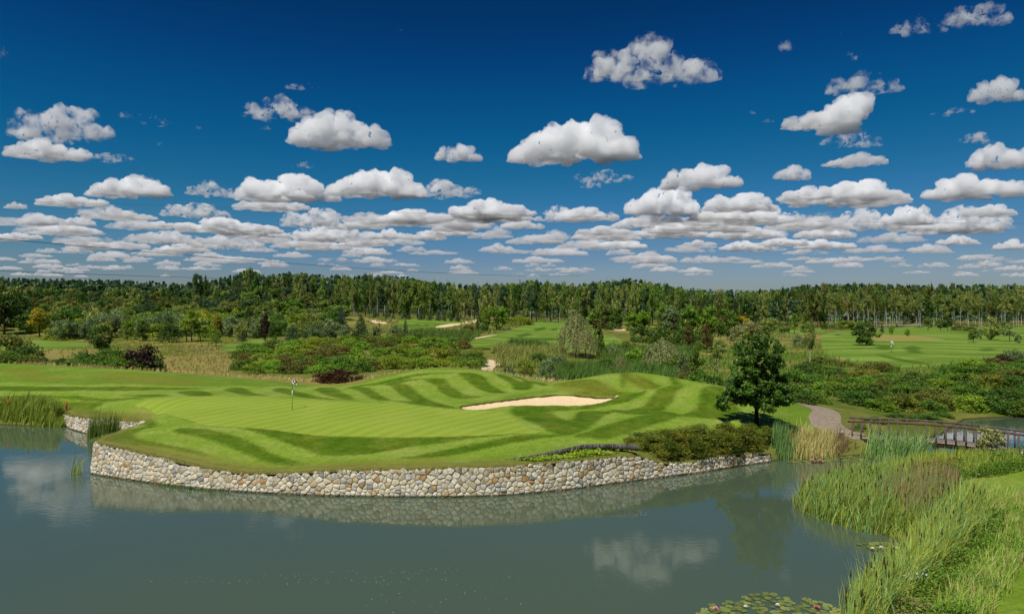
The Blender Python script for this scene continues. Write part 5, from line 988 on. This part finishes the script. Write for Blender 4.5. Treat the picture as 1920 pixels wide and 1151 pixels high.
# ------------------------------------------------------------------ clouds
def cloud_mat(name, dens, scale=.009, lo=.36, rate=.5):
    m, n, out = newmat(name); v = n.nodes.new('ShaderNodeVolumeScatter'); v.inputs['Color'].default_value = (.9992, .9992, .9992, 1); v.inputs['Density'].default_value = dens; v.inputs['Anisotropy'].default_value = .08; n.links.new(v.outputs[0], out.inputs['Volume'])
    N = NB(n); f = N.noise(scale, 5, N.pos(), .62); N.link(N.math('MULTIPLY', N.ramp(f, lo, lo+.16), dens), v.inputs['Density']); m.cycles.volume_step_rate = rate; return m
CM = {'c': cloud_mat('cumulus', .028, .009, .33), 'g': cloud_mat('thin cumulus', .030, .011, .46), 'w': cloud_mat('wisps', .03, .016, .5), 'f': cloud_mat('far cumulus', .012, .002, .36)}
def cloud_mesh(seed, kind):
    r = random.Random(seed); bm = bmesh.new()
    humps = {'dome': [(-.15, 1.0, .75), (.35, .62, .6)], 'long': [(-.5, .6, .45), (.05, .95, .4), (.55, .55, .45)], 'lump': [(-.42, .8, .42), (.25, 1, .5), (.75, .4, .25)], 'wisp': [(-.5, .6, .45), (.2, .8, .5), (.7, .5, .3)], 'wedge': [(.35, 1, .5), (-.1, .62, .5), (-.6, .35, .4)]}[kind]
    n = {'dome': 120, 'long': 120, 'lump': 120, 'wisp': 60, 'wedge': 110}[kind]
    for i in range(n):
        x = r.uniform(-1.4, 1.4); top = max(hh*math.exp(-abs((x/1.5-hx)/hw)**3.2) for hx, hh, hw in humps); y = r.uniform(-.8, .8)*(1-(x/1.6)**2)
        q = (.09+.17*top)*r.uniform(.55, 1.2)*(.8 if kind == 'wisp' else 1); z = max(0, r.random()**.7*top*.95*(1-(y/1.1)**2*.5)-q*.5)
        bmesh.ops.create_icosphere(bm, subdivisions=2, radius=q, matrix=Matrix.Translation((x, y, z+.06)))
    me = bpy.data.meshes.new('c'); bm.to_mesh(me); bm.free(); o = bpy.data.objects.new('c', me); COL.objects.link(o)
    md = o.modifiers.new('r', 'REMESH'); md.mode = 'VOXEL'; md.voxel_size = .027; bpy.context.view_layer.update()
    m2 = bpy.data.meshes.new_from_object(o.evaluated_get(bpy.context.evaluated_depsgraph_get())); bpy.data.objects.remove(o)
    bm = bmesh.new(); bm.from_mesh(m2); bm.verts.ensure_lookup_table(); seen = set(); isl = []     # drop hidden hollows
    for v0 in bm.verts:
        if v0 in seen: continue
        st = [v0]; seen.add(v0); isl.append([])
        while st:
            v = st.pop(); isl[-1].append(v)
            for e in v.link_edges:
                w = e.other_vert(v)
                if w not in seen: seen.add(w); st.append(w)
    big = max(len(i) for i in isl); bmesh.ops.delete(bm, geom=[v for i in isl if len(i) < big for v in i], context='VERTS'); bm.to_mesh(m2); bm.free()
    N_ = len(m2.vertices); P_ = np.empty(N_*3); m2.vertices.foreach_get('co', P_); P_ = P_.reshape(-1, 3); NN = np.empty(N_*3); m2.vertices.foreach_get('normal', NN); NN = NN.reshape(-1, 3); d = np.empty(N_); off = Vector((seed*7.3, 0, 0))
    for i in range(N_):
        p = Vector(P_[i])*2.1+off; a = 0; amp = 1
        for k in range(6): a += amp*(.42-abs(noise.noise(p))*1.5); p = p*2.05; amp *= .58
        d[i] = a
    lo = P_[:, 2].min(); up = np.clip((P_[:, 2]-lo)/.3, .35, 1); P_ += NN*(d*(.13 if kind != 'wisp' else .17)*up)[:, None]
    z = P_[:, 2]-.06; P_[:, 2] = np.where(z < .12, .12+(z-.12)*.3, z)         # flat base
    P_[:, 0] -= (P_[:, 0].max()+P_[:, 0].min())/2; P_[:, 2] -= P_[:, 2].min(); P_ /= np.array([np.ptp(P_[:, 0]), np.ptp(P_[:, 0])*1.0, np.ptp(P_[:, 2])])
    m2.vertices.foreach_set('co', P_.ravel()); m2.update(); m2.materials.clear(); m2.materials.append(CM['c']); m2.shade_smooth(); return m2
CL = {'d': [cloud_mesh(1, 'dome'), cloud_mesh(2, 'dome')], 'l': [cloud_mesh(3, 'long'), cloud_mesh(4, 'long'), cloud_mesh(9, 'long')], 'u': [cloud_mesh(5, 'lump'), cloud_mesh(6, 'lump')], 'e': [cloud_mesh(10, 'wedge')]}
def cloud(px, py, w, h, k, m, label, group=None, var=None, flip=None):
    alt = 900*rnd.uniform(.97, 1.03); Y = alt*K/(HZ-py); X = (px-960)/K*Y; s = Y/K; o = obj('cloud', rnd.choice(CL['l' if k == 'w' and rnd.random() < .6 else 'u' if k == 'w' else k])); dress(o, CM['w' if k == 'w' else m]); fl = rnd.choice((0, 1)) if flip is None else flip
    o.location = (X, Y+w*s*.25, alt); hh = h*s; o.scale = (w*s, min(w*s*.9, 1400), hh*.94); o.rotation_euler = (0, 0, math.pi*fl+rnd.uniform(-.25, .25)); return tag(o, label, 'cloud', group)
for a in [(1080,288,272,96,'d','c','largest bright white cumulus, in the middle of the sky'),(625,262,205,74,'d','c','bright domed cumulus in the upper left half of the sky'),(508,208,152,48,'l','g','greyer flat cloud touching the bright domed one on its upper left'),(1570,228,192,78,'e','c','bright wedge-shaped cumulus in the upper right'),(1640,158,150,46,'l','g','wispy grey cloud just above the bright wedge-shaped cumulus'),(1240,124,280,96,'l','g','broad grey-white cloud highest in the sky, right of centre'),(1890,178,110,54,'u','c','white cloud cut by the right edge, upper right'),(1740,45,110,38,'w','g','grey cloud at the top edge, left of two in the corner'),(1860,24,140,46,'w','g','grey cloud cut by the top edge in the right corner'),
 (60,286,170,46,'l','c','flat white cloud at the left edge below the big grey one'),(85,248,200,78,'u','g','big ragged grey cloud at the left edge'),(858,294,96,37,'u','c','small white cloud left of the largest cumulus'),(285,228,58,24,'w','g','small torn cloud, lower of two right of the big ragged grey one'),(240,213,52,16,'w','g','small torn cloud, upper of two right of the big ragged grey one'),(1615,262,130,32,'w','g','torn cloud right below the bright wedge-shaped cumulus'),(1618,301,122,26,'l','c','flat white cloud below the torn one at the right'),(1845,262,74,26,'w','g','small torn cloud near the right edge'),(1895,308,130,54,'u','c','white cloud cut by the right edge, above the long cloud rows'),(1325,345,162,54,'u','c','white humped cloud right of the centre, above the wedge of low clouds'),(1495,331,82,34,'d','c','small domed cloud right of the white humped one'),(1250,399,152,66,'d','c','bright tall cloud below the white humped one'),(1130,331,132,22,'w','g','thin grey streak cloud below the largest cumulus'),
 (520,368,214,60,'u','c','bright double-humped cloud, left of two in the upper row'),(385,362,104,36,'l','g','grey cloud joined to the left of the double-humped one'),(495,387,152,28,'l','c','flat white cloud under the double-humped one'),(695,361,200,64,'d','c','bright tall cloud, right of two in the upper row'),(830,361,150,40,'l','g','grey ragged cloud trailing right of the bright tall one'),(215,361,172,46,'d','c','white domed cloud of the upper row at the left'),(110,379,150,28,'l','c','flat white cloud left of the white domed one'),(190,402,124,28,'l','g','flat cloud below the white domed one at the left'),(350,401,134,32,'u','g','greyish humped cloud in the left half of the second row'),(920,401,184,42,'l','c','long white cloud left of centre in the second row'),(1060,410,122,34,'u','g','ragged cloud touching the long white one on its right'),(1612,370,290,50,'l','c','longest white cloud bank in the right half'),(1400,390,156,42,'u','c','white cloud left of the longest bank'),(1442,412,176,42,'l','g','grey-white cloud below the left end of the longest bank'),(1858,362,190,52,'u','c','white cloud right of the longest bank'),(1630,425,196,50,'l','g','grey flat cloud below the longest bank'),(1718,418,104,44,'d','c','bright hump below the right end of the longest bank'),(1845,426,180,56,'l','g','grey wide cloud near the right edge'),
 (410,430,206,34,'l','c','wide flat cloud in the left third row'),(290,450,174,26,'l','g','low grey cloud left of the wide flat one'),(390,460,184,28,'l','g','low grey cloud below the wide flat one'),(580,420,156,42,'u','g','grey hump cloud below the bright double-humped one'),(745,415,166,30,'l','c','flat white cloud below the bright tall one'),(590,441,164,30,'l','g','flat grey cloud under the grey hump')]: cloud(*a)
LOW = [(20,388,44,16),(120,432,88,18),(150,460,78,20),(30,445,72,14),(600,466,112,20),(790,446,92,20),(935,438,56,20),(930,470,72,20),(1025,450,62,16),(290,478,92,18),(415,490,112,16),(515,500,62,16),(1190,425,88,26),(1140,445,144,22),(1265,440,154,30),(1410,442,154,30),(1410,466,114,20),(1560,442,124,24),(1560,463,124,20),(1760,471,104,20),(1810,456,84,22),(1905,466,64,24),(1050,475,114,18),(1010,490,104,14),(1220,490,134,24),(1330,490,104,18),(1160,463,124,18),(1250,508,62,12),(1310,510,72,12),(1080,510,62,12),(700,490,94,14),(680,472,90,16),(1685,490,42,13),(60,492,80,13),(190,482,90,16),(1455,500,80,12),(1600,500,70,12),(860,492,60,12),(1760,500,60,12),(1860,498,70,14),(770,470,60,14),(480,470,70,14),(240,425,120,26),(60,415,110,22),(660,425,120,26),(690,445,110,18),(850,430,90,18),(980,425,90,18),(470,440,130,22),(330,470,110,18),(560,458,120,18),(740,455,110,18),(1110,460,110,18),(1350,420,110,24),(1500,425,120,24),(1690,450,130,22),(1870,400,120,26),(1480,458,110,18),(1650,470,110,16),(1290,470,90,16)]
def low(px, py, w, h):
    lab = f'small flat low cloud {"high" if py < 455 else "midway" if py < 485 else "just"} over the wood {sec(px)}'; cloud(px, py, w, h, rnd.choice('llud'), 'c' if py < 470 and rnd.random() < .6 else 'f', lab, lab)
for a in LOW: low(*a)
r = random.Random(9)
for i in range(110):
    py = 470+50*r.random()**.7; low(r.uniform(-40, 1960), py, r.uniform(30, 95)*(1.15-(py-470)/90), r.uniform(7, 15)*(1.1-(py-470)/110))
for i in range(64):
    py = r.uniform(405, 470); low(r.uniform(-30, 1950), py, r.uniform(60, 150)*(1.25-(py-405)/130), r.uniform(14, 26)*(1.2-(py-405)/130))
for px, py, w, h in [(1478,86,36,26),(1598,104,34,18),(745,50,22,12),(4,108,30,36),(560,154,74,12),(568,310,52,14),(190,293,104,16),(1442,224,26,8),(1410,208,22,8),(418,238,18,12),(362,237,28,10),(305,270,30,12),(495,238,24,9),(1110,348,50,20),(1800,204,80,14),(600,222,20,10),(1575,60,26,9)]:
    lab = f'little grey wisp of cloud, {"near the top edge" if py < 120 else "below the largest clouds" if py > 250 else "in the open blue"} {"at the far left" if px < 320 else "left of the middle" if px < 900 else "right of the middle" if px < 1500 else "at the far right"}'; cloud(px, py, w, h, 'w', 'g', lab, lab)
